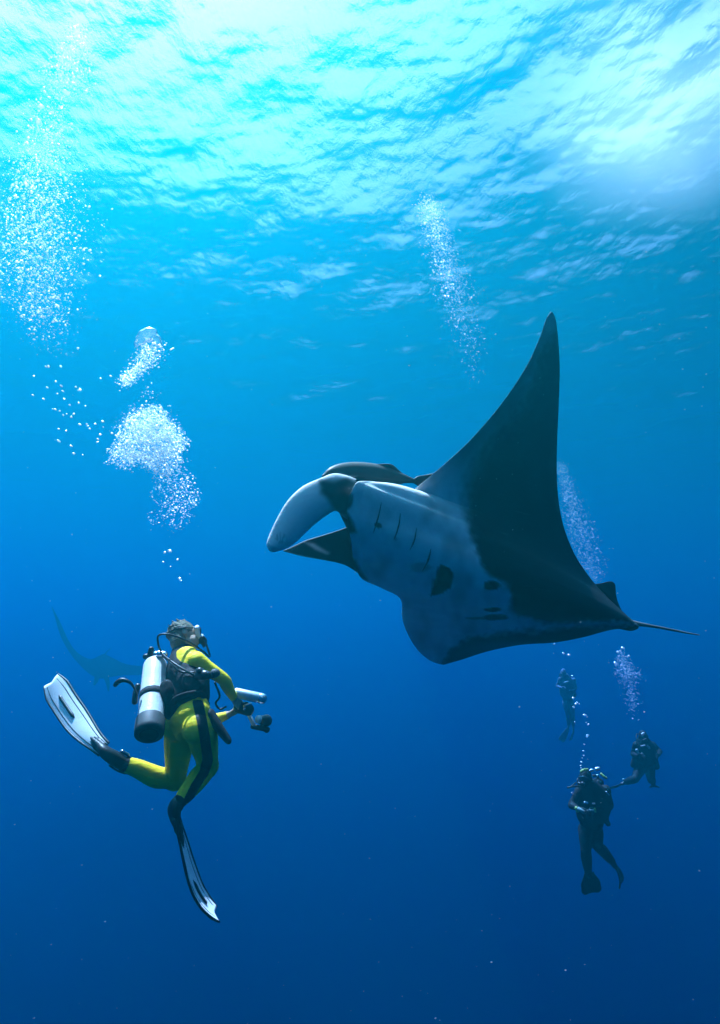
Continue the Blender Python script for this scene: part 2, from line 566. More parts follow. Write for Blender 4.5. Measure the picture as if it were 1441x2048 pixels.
def lobe_np(stations, n_per=8, cols=26, thick=0.02, camber=0.0):
    st = crom(np.array(stations, float), n_per)
    A = at_np(st[:, 0], st[:, 1], st[:, 2]); B = at_np(st[:, 3], st[:, 4], st[:, 5])
    t = 0.5 - 0.5 * np.cos(np.linspace(0, math.pi, cols))
    M = A[:, None] * (1 - t)[None, :, None] + B[:, None] * t[None, :, None]
    dS = np.gradient(M, axis=0); dT = (B - A)[:, None] + 0 * M
    N = np.cross(dS, dT); N /= np.linalg.norm(N, axis=2)[..., None] + 1e-9
    if ((np.array(CAM_POS) - M) * N).sum() < 0: N = -N
    w = np.linalg.norm(B - A, axis=1)[:, None]
    h = np.minimum(thick, w * 0.3) * np.sqrt(np.clip(4 * t * (1 - t), 0, 1))[None]
    cb = camber * (4 * t * (1 - t))[None] * np.minimum(1, w / w.max())
    Vf = M + N * (h + cb)[..., None]; Vk = M + N * (cb - h)[..., None]
    loop = np.concatenate([Vf, Vk[:, ::-1][:, 1:-1]], axis=1)
    ns, L = loop.shape[:2]
    I = np.arange(ns * L).reshape(ns, L); J = np.roll(I, -1, axis=1)
    F = [tuple(f) for f in np.stack([I[:-1], I[1:], J[1:], J[:-1]], -1).reshape(-1, 4)]
    F.append(tuple(int(k) for k in I[0])); F.append(tuple(int(k) for k in I[-1][::-1]))
    return loop.reshape(-1, 3), F

def fix_normals(o):
    bm = bmesh.new(); bm.from_mesh(o.data)
    bmesh.ops.recalc_face_normals(bm, faces=bm.faces[:]); bm.to_mesh(o.data); bm.free()
    return o

def hero_manta():
    S = [  # leading edge                trailing edge
        (1102, 624, 4.06, 1106, 625, 4.06),
        (1092, 640, 4.06, 1112, 640, 4.08),
        (1080, 675, 4.05, 1117, 680, 4.12),
        (1052, 735, 4.02, 1120, 738, 4.20),
        (1003, 808, 3.98, 1118, 808, 4.32),
        (943, 878, 3.95, 1115, 876, 4.42),
        (885, 932, 3.93, 1114, 938, 4.50),
        (842, 968, 3.92, 1117, 995, 4.57),
        (812, 990, 3.90, 1127, 1050, 4.62),
        (782, 976, 3.82, 1148, 1105, 4.66),
        (745, 963, 3.74, 1178, 1152, 4.70),
        (714, 962, 3.70, 1208, 1187, 4.72),
        (698, 980, 3.68, 1234, 1212, 4.72),
        (688, 1010, 3.68, 1256, 1232, 4.72),
        (690, 1040, 3.70, 1272, 1246, 4.72),
        (700, 1075, 3.76, 1275, 1251, 4.72),
        (706, 1112, 3.85, 1266, 1255, 4.74),
        (720, 1147, 3.95, 1250, 1257, 4.76),
        (756, 1171, 4.06, 1228, 1259, 4.80),
        (800, 1196, 4.22, 1205, 1264, 4.86),
        (805, 1236, 4.60, 1165, 1275, 4.98),
        (817, 1270, 5.00, 1110, 1285, 5.15),
        (836, 1300, 5.40, 1040, 1290, 5.45),
        (856, 1318, 5.75, 975, 1303, 5.75),
        (872, 1326, 5.95, 925, 1319, 5.98),
        (884, 1329, 6.08, 896, 1327, 6.08),
    ]
    def thick(s):
        c = math.exp(-((s - 14.0) / 4.0) ** 2)
        w = max(0.0, 1 - abs(s - 13.5) / 12.5)
        return 0.004 + 0.03 * w + 0.15 * c, 0.004 + 0.05 * w + 0.26 * c
    def head(s):
        return float(sstep(9.0, 12.0, s) * (1 - sstep(17.0, 18.5, s)))
    P1 = [(1130, 600), (1100, 640), (1070, 735), (1035, 800), (985, 860), (950, 915), (935, 970), (935, 1030), (942, 1075), (958, 1120), (985, 1150),
          (1012, 1165), (1032, 1192), (1030, 1216), (1045, 1234), (1080, 1246), (1130, 1249), (1200, 1241), (1262, 1246), (1300, 1240), (1205, 1150), (1170, 1100), (1145, 1030), (1140, 900), (1140, 700)]
    P2 = [(880, 1335), (902, 1300), (945, 1275), (1010, 1266), (1100, 1260), (1180, 1255), (1275, 1251), (1290, 1262), (1180, 1290), (1050, 1300), (980, 1315), (900, 1340)]
    GP = [(882, 1129), (900, 1137), (909, 1154), (902, 1174), (882, 1187), (863, 1191), (870, 1160)]
    MP = [(660, 1015), (688, 1016), (703, 1040), (713, 1064), (700, 1066), (680, 1050)]
    FP = [(700, 1118), (712, 1120), (722, 1140), (735, 1160), (715, 1155)]
    def dark_fn(px, py, col, L, cols):
        x = px + 9 * wob(px, py, 3, 0.045) + 5 * wob(px, py, 33, 0.16) + 3 * wob(px, py, 35, 0.5); y = py + 9 * wob(px, py, 4, 0.045) + 5 * wob(px, py, 34, 0.16) + 3 * wob(px, py, 36, 0.5)
        soft = 13 + 45 * sstep(1100, 930, py)
        d = sstep(1, -1, poly_sd(x, y, P1) / soft) * 0.98
        d = np.maximum(d, 0.55 * sstep(1020, 860, py) * sstep(0, 1, (px - 830) / 120))     # upper wing is smoky all over
        d = d * (1 - 0.45 * sstep(720, 630, py))
        d = np.maximum(d, sstep(1, -1, poly_sd(x, y, P2) / 13) * 0.95)
        d = np.maximum(d, sstep(1, -1, poly_sd(px + 1.5 * wob(px, py, 9, .2), py, GP) / 2.5))
        d = np.maximum(d, sstep(1, -1, poly_sd(px, py, MP) / 7) * 0.9)
        d = np.maximum(d, sstep(1, -1, poly_sd(px, py, FP) / 7) * 0.7)
        for (cx, cy, rx, ry, a) in ((985, 1219, 17, 4, 1), (992, 1234, 24, 6, 1), (955, 1236, 22, 3, .6), (985, 1171, 15, 9, .9), (757, 1051, 6, 6, .7), (842, 1135, 22, 9, .22), (790, 1077, 4, 3, .25), (690, 1000, 16, 20, .75)):
            q = ((px + 2.5 * wob(px, py, 41, .12) - cx) / rx) ** 2 + ((py + 2.0 * wob(px, py, 42, .12) - cy) / ry) ** 2
            d = np.maximum(d, a * sstep(1.5, 0.55, q))
        d = np.maximum(d, np.clip(.01 + .15 * wob(px, py, 51, .035) + .10 * wob(px, py, 52, .12) + .06 * sstep(760, 960, px), 0, .35))    # soft smoky mottling of the belly
        back = col >= cols
        d = np.where(back, 0.97, d)
        d = np.where(col >= 2 * cols - 1, 0.9, d)          # inside of the mouth
        return d
    root = empty("manta_ray", at(980, 1130, 4.4), "huge black and white manta ray showing its pale gilled belly, wing raised", "manta ray")
    body = manta_sheet("body", S, thick, head, dark_fn, cheek=lambda s: 0.03 * float(sstep(8.0, 9.6, s) * (1 - sstep(11.2, 13.0, s))))
    adopt(body, root)
    # cephalic lobes
    A = [(722, 962, 3.78, 712, 1042, 3.80), (694, 951, 3.72, 690, 1036, 3.76), (668, 947, 3.66, 672, 1022, 3.72), (640, 957, 3.58, 650, 1033, 3.66), (606, 973, 3.50, 627, 1051, 3.58),
         (577, 1000, 3.44, 606, 1071, 3.52), (555, 1036, 3.40, 589, 1087, 3.46), (540, 1068, 3.38, 573, 1097, 3.42), (534, 1087, 3.37, 558, 1102, 3.40), (537, 1098, 3.37, 548, 1104, 3.38), (541, 1102, 3.37, 544, 1104, 3.37)]
    V, F = lobe_np(A, thick=0.022, camber=0.045)
    lo = fix_normals(mesh_py("cephalic_lobe", V, F, MANTA)); adopt(lo, root)
    px, py = project(V)
    x = px + 4 * wob(px, py, 13, 0.1); y = py + 4 * wob(px, py, 14, 0.1)
    L1 = [(640, 962), (662, 960), (690, 958), (715, 962), (712, 1040), (676, 1026), (664, 1005), (645, 985)]
    d = sstep(1, -1, poly_sd(x, y, L1) / 8) * 0.92
    d = np.maximum(d, 0.2 * sstep(1.4, .3, ((x - 562) / 11) ** 2 + ((y - 1078) / 13) ** 2) * (0.5 + 0.5 * np.sign(wob(px, py, 31, .55))))
    set_attr(lo, "dark", d)
    lo["label"] = "white cephalic lobe curling forward and down"
    B = [(720, 1046, 3.96, 738, 1158, 4.02), (704, 1050, 3.96, 721, 1149, 4.02), (682, 1059, 3.95, 690, 1130, 4.0), (648, 1070, 3.93, 652, 1121, 3.97), (612, 1081, 3.91, 618, 1115, 3.94), (588, 1092, 3.90, 594, 1110, 3.91), (572, 1099, 3.89, 577, 1105, 3.89), (567, 1101, 3.88, 569, 1103, 3.88)]
    V, F = lobe_np(B, thick=0.02, camber=-0.03)
    lo = fix_normals(mesh_py("cephalic_lobe", V, F, MANTA)); adopt(lo, root)
    px, py = project(V)
    d = np.full(len(V), 0.93)
    d -= 0.75 * sstep(1, -1, poly_sd(px, py, [(608, 1084), (628, 1086), (662, 1106), (655, 1110), (630, 1100)]) / 4.5)
    d -= 0.5 * sstep(7, 2, line_dist(px, py, [(575, 1106), (610, 1114), (652, 1122), (690, 1132)]) * 1.6)
    set_attr(lo, "dark", np.clip(d, 0, 1))
    lo["label"] = "dark far cephalic lobe with a white streak"
    # gill slits, laid on the belly
    dg = bpy.context.evaluated_depsgraph_get(); dg.update()
    me = body.data
    bvh = BVHTree.FromPolygons([v.co.copy() for v in me.vertices], [tuple(p.vertices) for p in me.polygons])
    def on(px, py, lift=0.0):
        o0 = CAM_POS; d0 = (at(px, py, 4.0) - CAM_POS).normalized()
        h = bvh.ray_cast(o0, d0)
        if h[0] is None: return at(px, py, 4.2)
        n = h[1] if h[1].dot(d0) < 0 else -h[1]
        return h[0] + n * lift
    for pts, r in (([(763, 1005), (758, 1030), (752, 1050), (747, 1066)], .0042), ([(801, 1026), (799, 1045), (794, 1064), (788, 1080)], .004), ([(833, 1056), (831, 1072), (827, 1086), (820, 1100)], .004),
                   ([(862, 1098), (859, 1112), (855, 1124), (845, 1142)], .005), ([(882, 1130), (879, 1148), (872, 1168), (862, 1194)], .007)):
        P = [on(a, b, 0.002) for a, b in pts]
        o = tube("gill_slit", P, [r * .3, r, r, r * .3], SLIT, root, seg=6, n_per=5)
    # eye on the side of the head
    e = Blob(); e.ball(on(668, 985, -0.004), (.024, .024, .024))
    eo = mesh_py("eye", e.V, e.F, EYE); adopt(eo, root)
    # dorsal fin and tail
    D = [(1190, 1168, 4.80, 1246, 1226, 4.84), (1204, 1166, 4.84, 1240, 1214, 4.86), (1216, 1163, 4.87, 1234, 1200, 4.88), (1224, 1163, 4.90, 1231, 1184, 4.90), (1228, 1166, 4.91, 1229, 1172, 4.91)]
    V, F = lobe_np(D, thick=0.012)
    df = fix_normals(mesh_py("dorsal_fin", V, F, MANTA)); adopt(df, root); set_attr(df, "dark", np.full(len(V), .97))
    tl = tube("tail", [at(1225, 1238, 4.80), at(1262, 1246, 4.78), at(1290, 1250, 4.82), at(1330, 1257, 4.88), at(1370, 1265, 4.95), at(1399, 1270, 5.0)], [.045, .026, .014, .010, .008, .004], MANTA, root, seg=10)
    set_attr(tl, "dark", np.full(len(tl.data.vertices), .55))
    for a in ([(1238, 1246, 4.74, 1240, 1258, 4.74), (1262, 1249, 4.72, 1262, 1262, 4.73), (1278, 1252, 4.72, 1276, 1258, 4.72)],
              [(1225, 1234, 4.82, 1230, 1246, 4.82), (1258, 1238, 4.82, 1258, 1248, 4.82), (1276, 1244, 4.82, 1276, 1248, 4.82)]):
        V, F = lobe_np(a, thick=0.006, n_per=4, cols=10)
        pf = fix_normals(mesh_py("pelvic_fin", V, F, MANTA)); adopt(pf, root); set_attr(pf, "dark", np.full(len(V), .8))
    return root

def remora():
    root = empty("remora", at(750, 948, 4.1), "dark remora fish lying along the top of the manta's head", "fish")
    spine = [(648, 953, 3.86), (668, 946, 3.90), (700, 945, 4.00), (740, 948, 4.06), (775, 952, 4.09), (805, 957, 4.11), (828, 962, 4.13)]
    rad = [.014, .044, .068, .074, .062, .034, .015]
    o = tube("body", [at(*p) for p in spine], [(r * .8, r) for r in rad], REMORA, root, seg=16, n_per=6)
    def fin(nm, st, th=.006):
        V, F = lobe_np(st, thick=th, n_per=4, cols=10)
        f = fix_normals(mesh_py(nm, V, F, REMORA)); adopt(f, root)
    fin("dorsal_fin", [(748, 945, 4.05, 742, 936, 4.05), (765, 948, 4.07, 752, 929, 4.06), (780, 951, 4.08, 782, 928, 4.08), (795, 954, 4.10, 798, 940, 4.10), (805, 957, 4.11, 809, 950, 4.11)])
    fin("pectoral_fin", [(684, 958, 3.90, 684, 952, 3.90), (700, 958, 3.90, 704, 952, 3.90), (715, 955, 3.91, 716, 952, 3.91)])
    fin("tail_fin", [(826, 966, 4.13, 826, 958, 4.13), (840, 975, 4.14, 838, 952, 4.14), (852, 992, 4.16, 850, 950, 4.16), (856, 1000, 4.16, 868, 946, 4.17)])
    fin("anal_fin", [(770, 955, 4.08, 768, 962, 4.08), (790, 958, 4.1, 788, 970, 4.1), (808, 960, 4.11, 812, 966, 4.11)])
    return root

FAR_SKIN = plain('far_manta_skin', (0.010, 0.012, 0.014), 1.0, 0.0, noise=0.4, nscale=2)

def far_manta():
    # head-on, one wing curving up, far off in the blue
    D = 38.0
    root = empty("manta_ray", at(210, 1335, D), "faint distant manta ray behind the yellow diver, one wing curving up", "manta ray")
    S = [(104, 1214, D, 106, 1216, D + .2), (112, 1240, D, 120, 1242, D + .5), (122, 1272, D - .2, 136, 1278, D + .9), (140, 1305, D - .4, 154, 1304, D + 1.3), (163, 1332, D - .7, 180, 1318, D + 1.7),
         (185, 1350, D - 1.1, 198, 1312, D + 2.2), (205, 1356, D - 1.3, 208, 1308, D + 2.4), (228, 1352, D - 1.1, 222, 1314, D + 2.2), (262, 1350, D - .7, 252, 1328, D + 1.7), (300, 1352, D - .4, 290, 1334, D + 1.3), (340, 1360, D - .1, 334, 1346, D + .8), (372, 1378, D, 370, 1374, D + .2)]
    def thick(s):
        c = math.exp(-((s - 6) / 2.0) ** 2); w = max(0, 1 - abs(s - 6) / 6)
        return .01 + .05 * w + .16 * c, .01 + .05 * w + .22 * c
    b = manta_sheet("body", S, thick, lambda s: 0.0, lambda px, py, col, L, cols: np.where(col >= cols, .98, .97), n_per=5, cols=20)
    b.data.materials.clear(); b.data.materials.append(FAR_SKIN)
    adopt(b, root)
    for st in ([(190, 1352, D - 1.2, 200, 1354, D - 1.2), (188, 1362, D - 1.6, 196, 1364, D - 1.6), (187, 1370, D - 1.7, 190, 1371, D - 1.7)],
               [(207, 1354, D - 1.2, 218, 1353, D - 1.2), (212, 1366, D - 1.6, 220, 1367, D - 1.6), (216, 1382, D - 1.7, 219, 1383, D - 1.7)]):
        V, F = lobe_np(st, thick=.05, n_per=4, cols=8)
        o = fix_normals(mesh_py("cephalic_lobe", V, F, FAR_SKIN)); adopt(o, root); set_attr(o, "dark", np.full(len(V), .9))
    t = tube("tail", [at(208, 1312, D + 2.3), at(214, 1304, D + 3), at(222, 1296, D + 3.6)], [.05, .03, .015], FAR_SKIN, root, seg=8)
    set_attr(t, "dark", np.full(len(t.data.vertices), .9))

hero_manta()
remora()
far_manta()
# ------------------------------------------------------------------ divers
def suit_mat(name, base, second, third, base_rough=0.65):
    """neoprene: attribute 'm1' > .5 shows the second colour, 'm2' > .5 the third (skin)"""
    m, nt, out = new_mat(name)
    b = nd(nt, "ShaderNodeBsdfPrincipled"); b.inputs["Roughness"].default_value = base_rough
    b.inputs["Specular IOR Level"].default_value = 0.2
    tc = nd(nt, "ShaderNodeTexCoord")
    n = nd(nt, "ShaderNodeTexNoise"); n.inputs["Scale"].default_value = 7; n.inputs["Detail"].default_value = 6
    nt.links.new(tc.outputs["Object"], n.inputs["Vector"])
    v = nd(nt, "ShaderNodeMix", data_type='RGBA')
    v.inputs[6].default_value = (*[c * 0.78 for c in base], 1); v.inputs[7].default_value = (*[min(1, c * 1.15) for c in base], 1)
    nt.links.new(n.outputs["Fac"], v.inputs[0])
    prev = v.outputs[2]
    for attr, col in (("m1", second), ("m2", third)):
        a = nd(nt, "ShaderNodeAttribute"); a.attribute_name = attr
        mr = nd(nt, "ShaderNodeMapRange"); mr.inputs["From Min"].default_value = 0.46; mr.inputs["From Max"].default_value = 0.54
        nt.links.new(a.outputs["Fac"], mr.inputs["Value"])
        mx = nd(nt, "ShaderNodeMix", data_type='RGBA'); mx.inputs[7].default_value = (*col, 1)
        nt.links.new(mr.outputs[0], mx.inputs[0]); nt.links.new(prev, mx.inputs[6]); prev = mx.outputs[2]
    nt.links.new(prev, b.inputs["Base Color"])
    # creases of stretched neoprene
    mp = nd(nt, "ShaderNodeMapping"); mp.inputs["Scale"].default_value = (9, 9, 30)
    nt.links.new(tc.outputs["Object"], mp.inputs[0])
    w = nd(nt, "ShaderNodeTexNoise"); w.inputs["Scale"].default_value = 1.0; w.inputs["Detail"].default_value = 3; w.inputs["Distortion"].default_value = 0.6
    nt.links.new(mp.outputs[0], w.inputs["Vector"])
    bp = nd(nt, "ShaderNodeBump"); bp.inputs["Strength"].default_value = 0.5; bp.inputs["Distance"].default_value = 0.012
    nt.links.new(w.outputs["Fac"], bp.inputs["Height"]); nt.links.new(bp.outputs[0], b.inputs["Normal"])
    nt.links.new(b.outputs[0], out.inputs["Surface"])
    return m

YELLOW_SUIT = suit_mat("yellow_wetsuit", (0.93, 0.66, 0.02), (0.012, 0.013, 0.016), (0.42, 0.30, 0.22))
BLACK_SUIT = suit_mat("black_wetsuit", (0.012, 0.013, 0.016), (0.02, 0.02, 0.025), (0.35, 0.26, 0.2))
HAZED_SUIT = suit_mat("haze_paled_wetsuit", (0.17, 0.23, 0.30), (0.17, 0.23, 0.3), (0.1, 0.1, 0.1))  # suit paled towards the water's blue: distance haze painted into its colour
BLACK_CLOTH = plain("black_nylon", (0.014, 0.015, 0.018), 0.75, 0.2, noise=0.5, nscale=18, bump=0.5, bscale=40)
BLACK_RUBBER = plain("black_rubber", (0.012, 0.012, 0.014), 0.45, 0.4, noise=0.4, nscale=25)
DARK_BOOT = plain("tank_boot_rubber", (0.05, 0.055, 0.06), 0.6, 0.3, noise=0.4, nscale=14)
TANK = plain("painted_tank", (0.62, 0.64, 0.62), 0.42, 0.5, noise=0.22, nscale=11, bump=0.3, bscale=60)
WHITE_PLASTIC = plain("white_fin_plastic", (0.88, 0.89, 0.90), 0.4, 0.5, noise=0.06, nscale=12)
CHROME = plain("bright_metal", (0.85, 0.86, 0.88), 0.22, 0.5, metal=1.0)
ALU = plain("brushed_aluminium", (0.82, 0.83, 0.85), 0.35, 0.5, metal=0.85)
BLACK_PLASTIC = plain("black_plastic", (0.02, 0.021, 0.024), 0.35, 0.5)
HAIR = plain("grey_blond_hair", (0.10, 0.10, 0.07), 0.7, 0.2, noise=0.8, nscale=22, bump=1.0, bscale=70, col2=(0.24, 0.23, 0.16))
CLEAR_SKIRT = plain("pale_silicone", (0.75, 0.8, 0.8), 0.3, 0.5)
LIME = plain("lime_plastic", (0.36, 0.48, 0.12), 0.4, 0.4)
PALE_GLOVE = plain("pale_glove", (0.30, 0.42, 0.40), 0.7, 0.2)
LENS_GLASS = plain("lens_glass", (0.02, 0.03, 0.04), 0.05, 0.8)

def vadd(a, b, t):
    return a * (1 - t) + b * t

def hand(blob, wrist, palm_dir, palm_n, s=1.0, curl=1.0, side=1):
    """palm and five fingers curling towards palm_n"""
    d = palm_dir.normalized(); n = (palm_n - d * palm_n.dot(d)).normalized(); w = d.cross(n) * side
    palm_c = wrist + d * 0.045 * s
    blob.ball(palm_c, (0.05 * s, 0.042 * s, 0.018 * s), (d, w, n))
    base = wrist + d * 0.085 * s
    for k, ln in enumerate((0.070, 0.080, 0.074, 0.058)):
        off = w * (0.030 - 0.020 * k) * s
        p = [base + off - d * 0.02 * s, base + off]
        ang = 0.0
        cur = base + off
        for j in range(3):
            ang += (0.55 + 0.08 * k) * curl
            step = (d * math.cos(ang) + n * math.sin(ang)) * ln * s / 2.6
            cur = cur + step; p.append(cur)
        blob.limb(p, [0.0095 * s, 0.0095 * s, 0.009 * s, 0.0085 * s, 0.0075 * s], seg=8, n_per=2)
    p0 = wrist + d * 0.02 * s + w * 0.03 * s
    blob.limb([p0, p0 + (d * .5 + w * .7 + n * .2) * .035 * s, p0 + (d * .9 + w * .75 + n * .6) * .05 * s, p0 + (d * 1.2 + w * .55 + n * 1.1) * .055 * s], [0.012 * s, 0.0105 * s, 0.01 * s, 0.008 * s], seg=8, n_per=2)

def fold(blob, c, axis, r, tr, toward, span=1.9, n=9):
    """a crease of cloth: an arc lying half in the limb, on the side facing 'toward'"""
    ax = axis.normalized(); t = (toward - ax * toward.dot(ax)).normalized(); w = ax.cross(t)
    pts = [c + (t * math.cos(a) + w * math.sin(a)) * r + ax * 0.010 * math.sin(a * 1.7) for a in np.linspace(-span, span, n)]
    blob.limb(pts, [tr * .3] + [tr] * (n - 2) + [tr * .3], seg=6, n_per=2)

def figure(J, voxel, mat, r=1.0, fingers=True, hands_n=None, smooth_it=6):
    """one continuous body from joints J (world space)"""
    b = Blob()
    up = (J['neck'] - J['pelvis']).normalized()
    right = (J['hip_r'] - J['hip_l']); right = (right - up * right.dot(up)).normalized()
    rs = (J['sh_r'] - J['sh_l']); rs = (rs - up * rs.dot(up)).normalized()
    fwd = up.cross(right).normalized(); fs = up.cross(rs).normalized()
    P, W, C, N = J['pelvis'], J['waist'], J['chest'], J['neck']
    b.loft([(P - up * 0.075 * r, right * .125 * r, fwd * .085 * r), (P, right * .168 * r, fwd * .115 * r), (vadd(P, W, .5), right * .155 * r, fwd * .108 * r), (W, (right + rs).normalized() * .138 * r, (fwd + fs).normalized() * .098 * r),
            (vadd(W, C, .6), rs * .158 * r, fs * .112 * r), (C, rs * .175 * r, fs * .12 * r), (vadd(C, N, .6), rs * .15 * r, fs * .095 * r), (vadd(C, N, .93), rs * .075 * r, fs * .07 * r)])
    # buttocks
    for s, h in ((1, 'hip_r'), (-1, 'hip_l')):
        b.ball(J[h] - fwd * .045 * r - up * .02 * r, (.095 * r, .085 * r, .105 * r), (right, fwd, up))
    H = J['head']; hd = J['look'].normalized()
    hu = (up - hd * up.dot(hd)).normalized(); hr = hd.cross(hu)
    b.limb([vadd(C, N, .8), N, H - hu * .05 * r], [.062 * r, .055 * r, .055 * r], n_per=4)
    b.ball(H + hu * .02 * r - hd * .012 * r, (.075 * r, .095 * r, .098 * r), (hr, hd, hu))                # skull
    b.ball(H - hu * .055 * r + hd * .03 * r, (.056 * r, .065 * r, .062 * r), (hr, hd, hu))                # jaw
    b.limb([H + hd * .085 * r + hu * .02 * r, H + hd * .105 * r - hu * .02 * r], [.010 * r, .015 * r], n_per=1, seg=8)   # nose
    for s in (-1, 1):
        b.ball(H + hr * .078 * r * s - hu * .01 * r - hd * .01 * r, (.012 * r, .022 * r, .034 * r), (hr, hd, hu), 8, 6)   # ear
        b.ball(H + hr * .03 * r * s + hd * .078 * r + hu * .012 * r, (.018 * r, .012 * r, .012 * r), (hr, hd, hu), 8, 6)  # brow and eye
    b.limb([H + hd * .086 * r - hu * .058 * r - hr * .022 * r, H + hd * .092 * r - hu * .058 * r, H + hd * .086 * r - hu * .058 * r + hr * .022 * r], [.008 * r, .010 * r, .008 * r], n_per=2, seg=8)  # mouth
    for q in ('r', 'l'):
        S, E, Wr, Ha = J['sh_' + q], J['el_' + q], J['wr_' + q], J['hand_' + q]
        b.ball(S, .068 * r)
        b.limb([vadd(C, S, .55), S, vadd(S, E, .4), E, vadd(E, Wr, .3), vadd(E, Wr, .75), Wr], [.075 * r, .064 * r, .054 * r, .044 * r, .045 * r, .035 * r, .029 * r])
        if fingers:
            hand(b, Wr, Ha - Wr, hands_n[q], r, 1.0, 1 if q == 'r' else -1)
        else:
            hand(b, Wr, Ha - Wr, (hands_n or {}).get(q, fs), r * 1.15, .9, 1 if q == 'r' else -1)
        K, A, T, hip = J['kn_' + q], J['an_' + q], J['toe_' + q], J['hip_' + q]
        sh = (A - K).normalized(); th = (K - hip).normalized()
        calf = (-(T - A).normalized()); calf = (calf - sh * calf.dot(sh))
        calf = calf.normalized() * .014 * r if calf.length > .01 else Vector((0, 0, 0))
        b.limb([hip + (P - hip) * .25, vadd(hip, K, .12), vadd(hip, K, .45), vadd(hip, K, .85), K, vadd(K, A, .15), vadd(K, A, .38) + calf, vadd(K, A, .75), A],
               [.104 * r, .106 * r, .096 * r, .074 * r, .070 * r, .068 * r, .073 * r, .061 * r, .050 * r], seg=16)
        b.ball(A, .042 * r)
        if fingers:
            back = sh - th
            for f_, rr_ in ((.80, .073), (.86, .071), (.92, .069)):
                fold(b, vadd(hip, K, f_), th, rr_ * r, .0085, back, 1.5)
            for f_, rr_ in ((.06, .068), (.12, .069), (.80, .053), (.87, .049), (.94, .046)):
                fold(b, vadd(K, A, f_), sh, rr_ * r, .0085, back if f_ < .5 else Vector((-.3, -.5, .8)), 1.7)
            fold(b, vadd(hip, K, .02), th, .100 * r, .009, -fwd, 1.3)
        b.limb([A - (T - A) * .18, vadd(A, T, .35), T], [(.040 * r), (.040 * r), (.03 * r)], seg=10, n_per=3)
    return b.build("body", voxel, 4 if fingers else smooth_it, mat), dict(up=up, right=right, rs=rs, fwd=fwd, fs=fs, hd=hd, hu=hu, hr=hr)

def seg_dist(V, a, b):
    a = np.array(a); b = np.array(b); e = b - a
    t = np.clip(((V - a) @ e) / (e @ e), 0, 1)
    return np.linalg.norm(V - a - t[:, None] * e, axis=1)

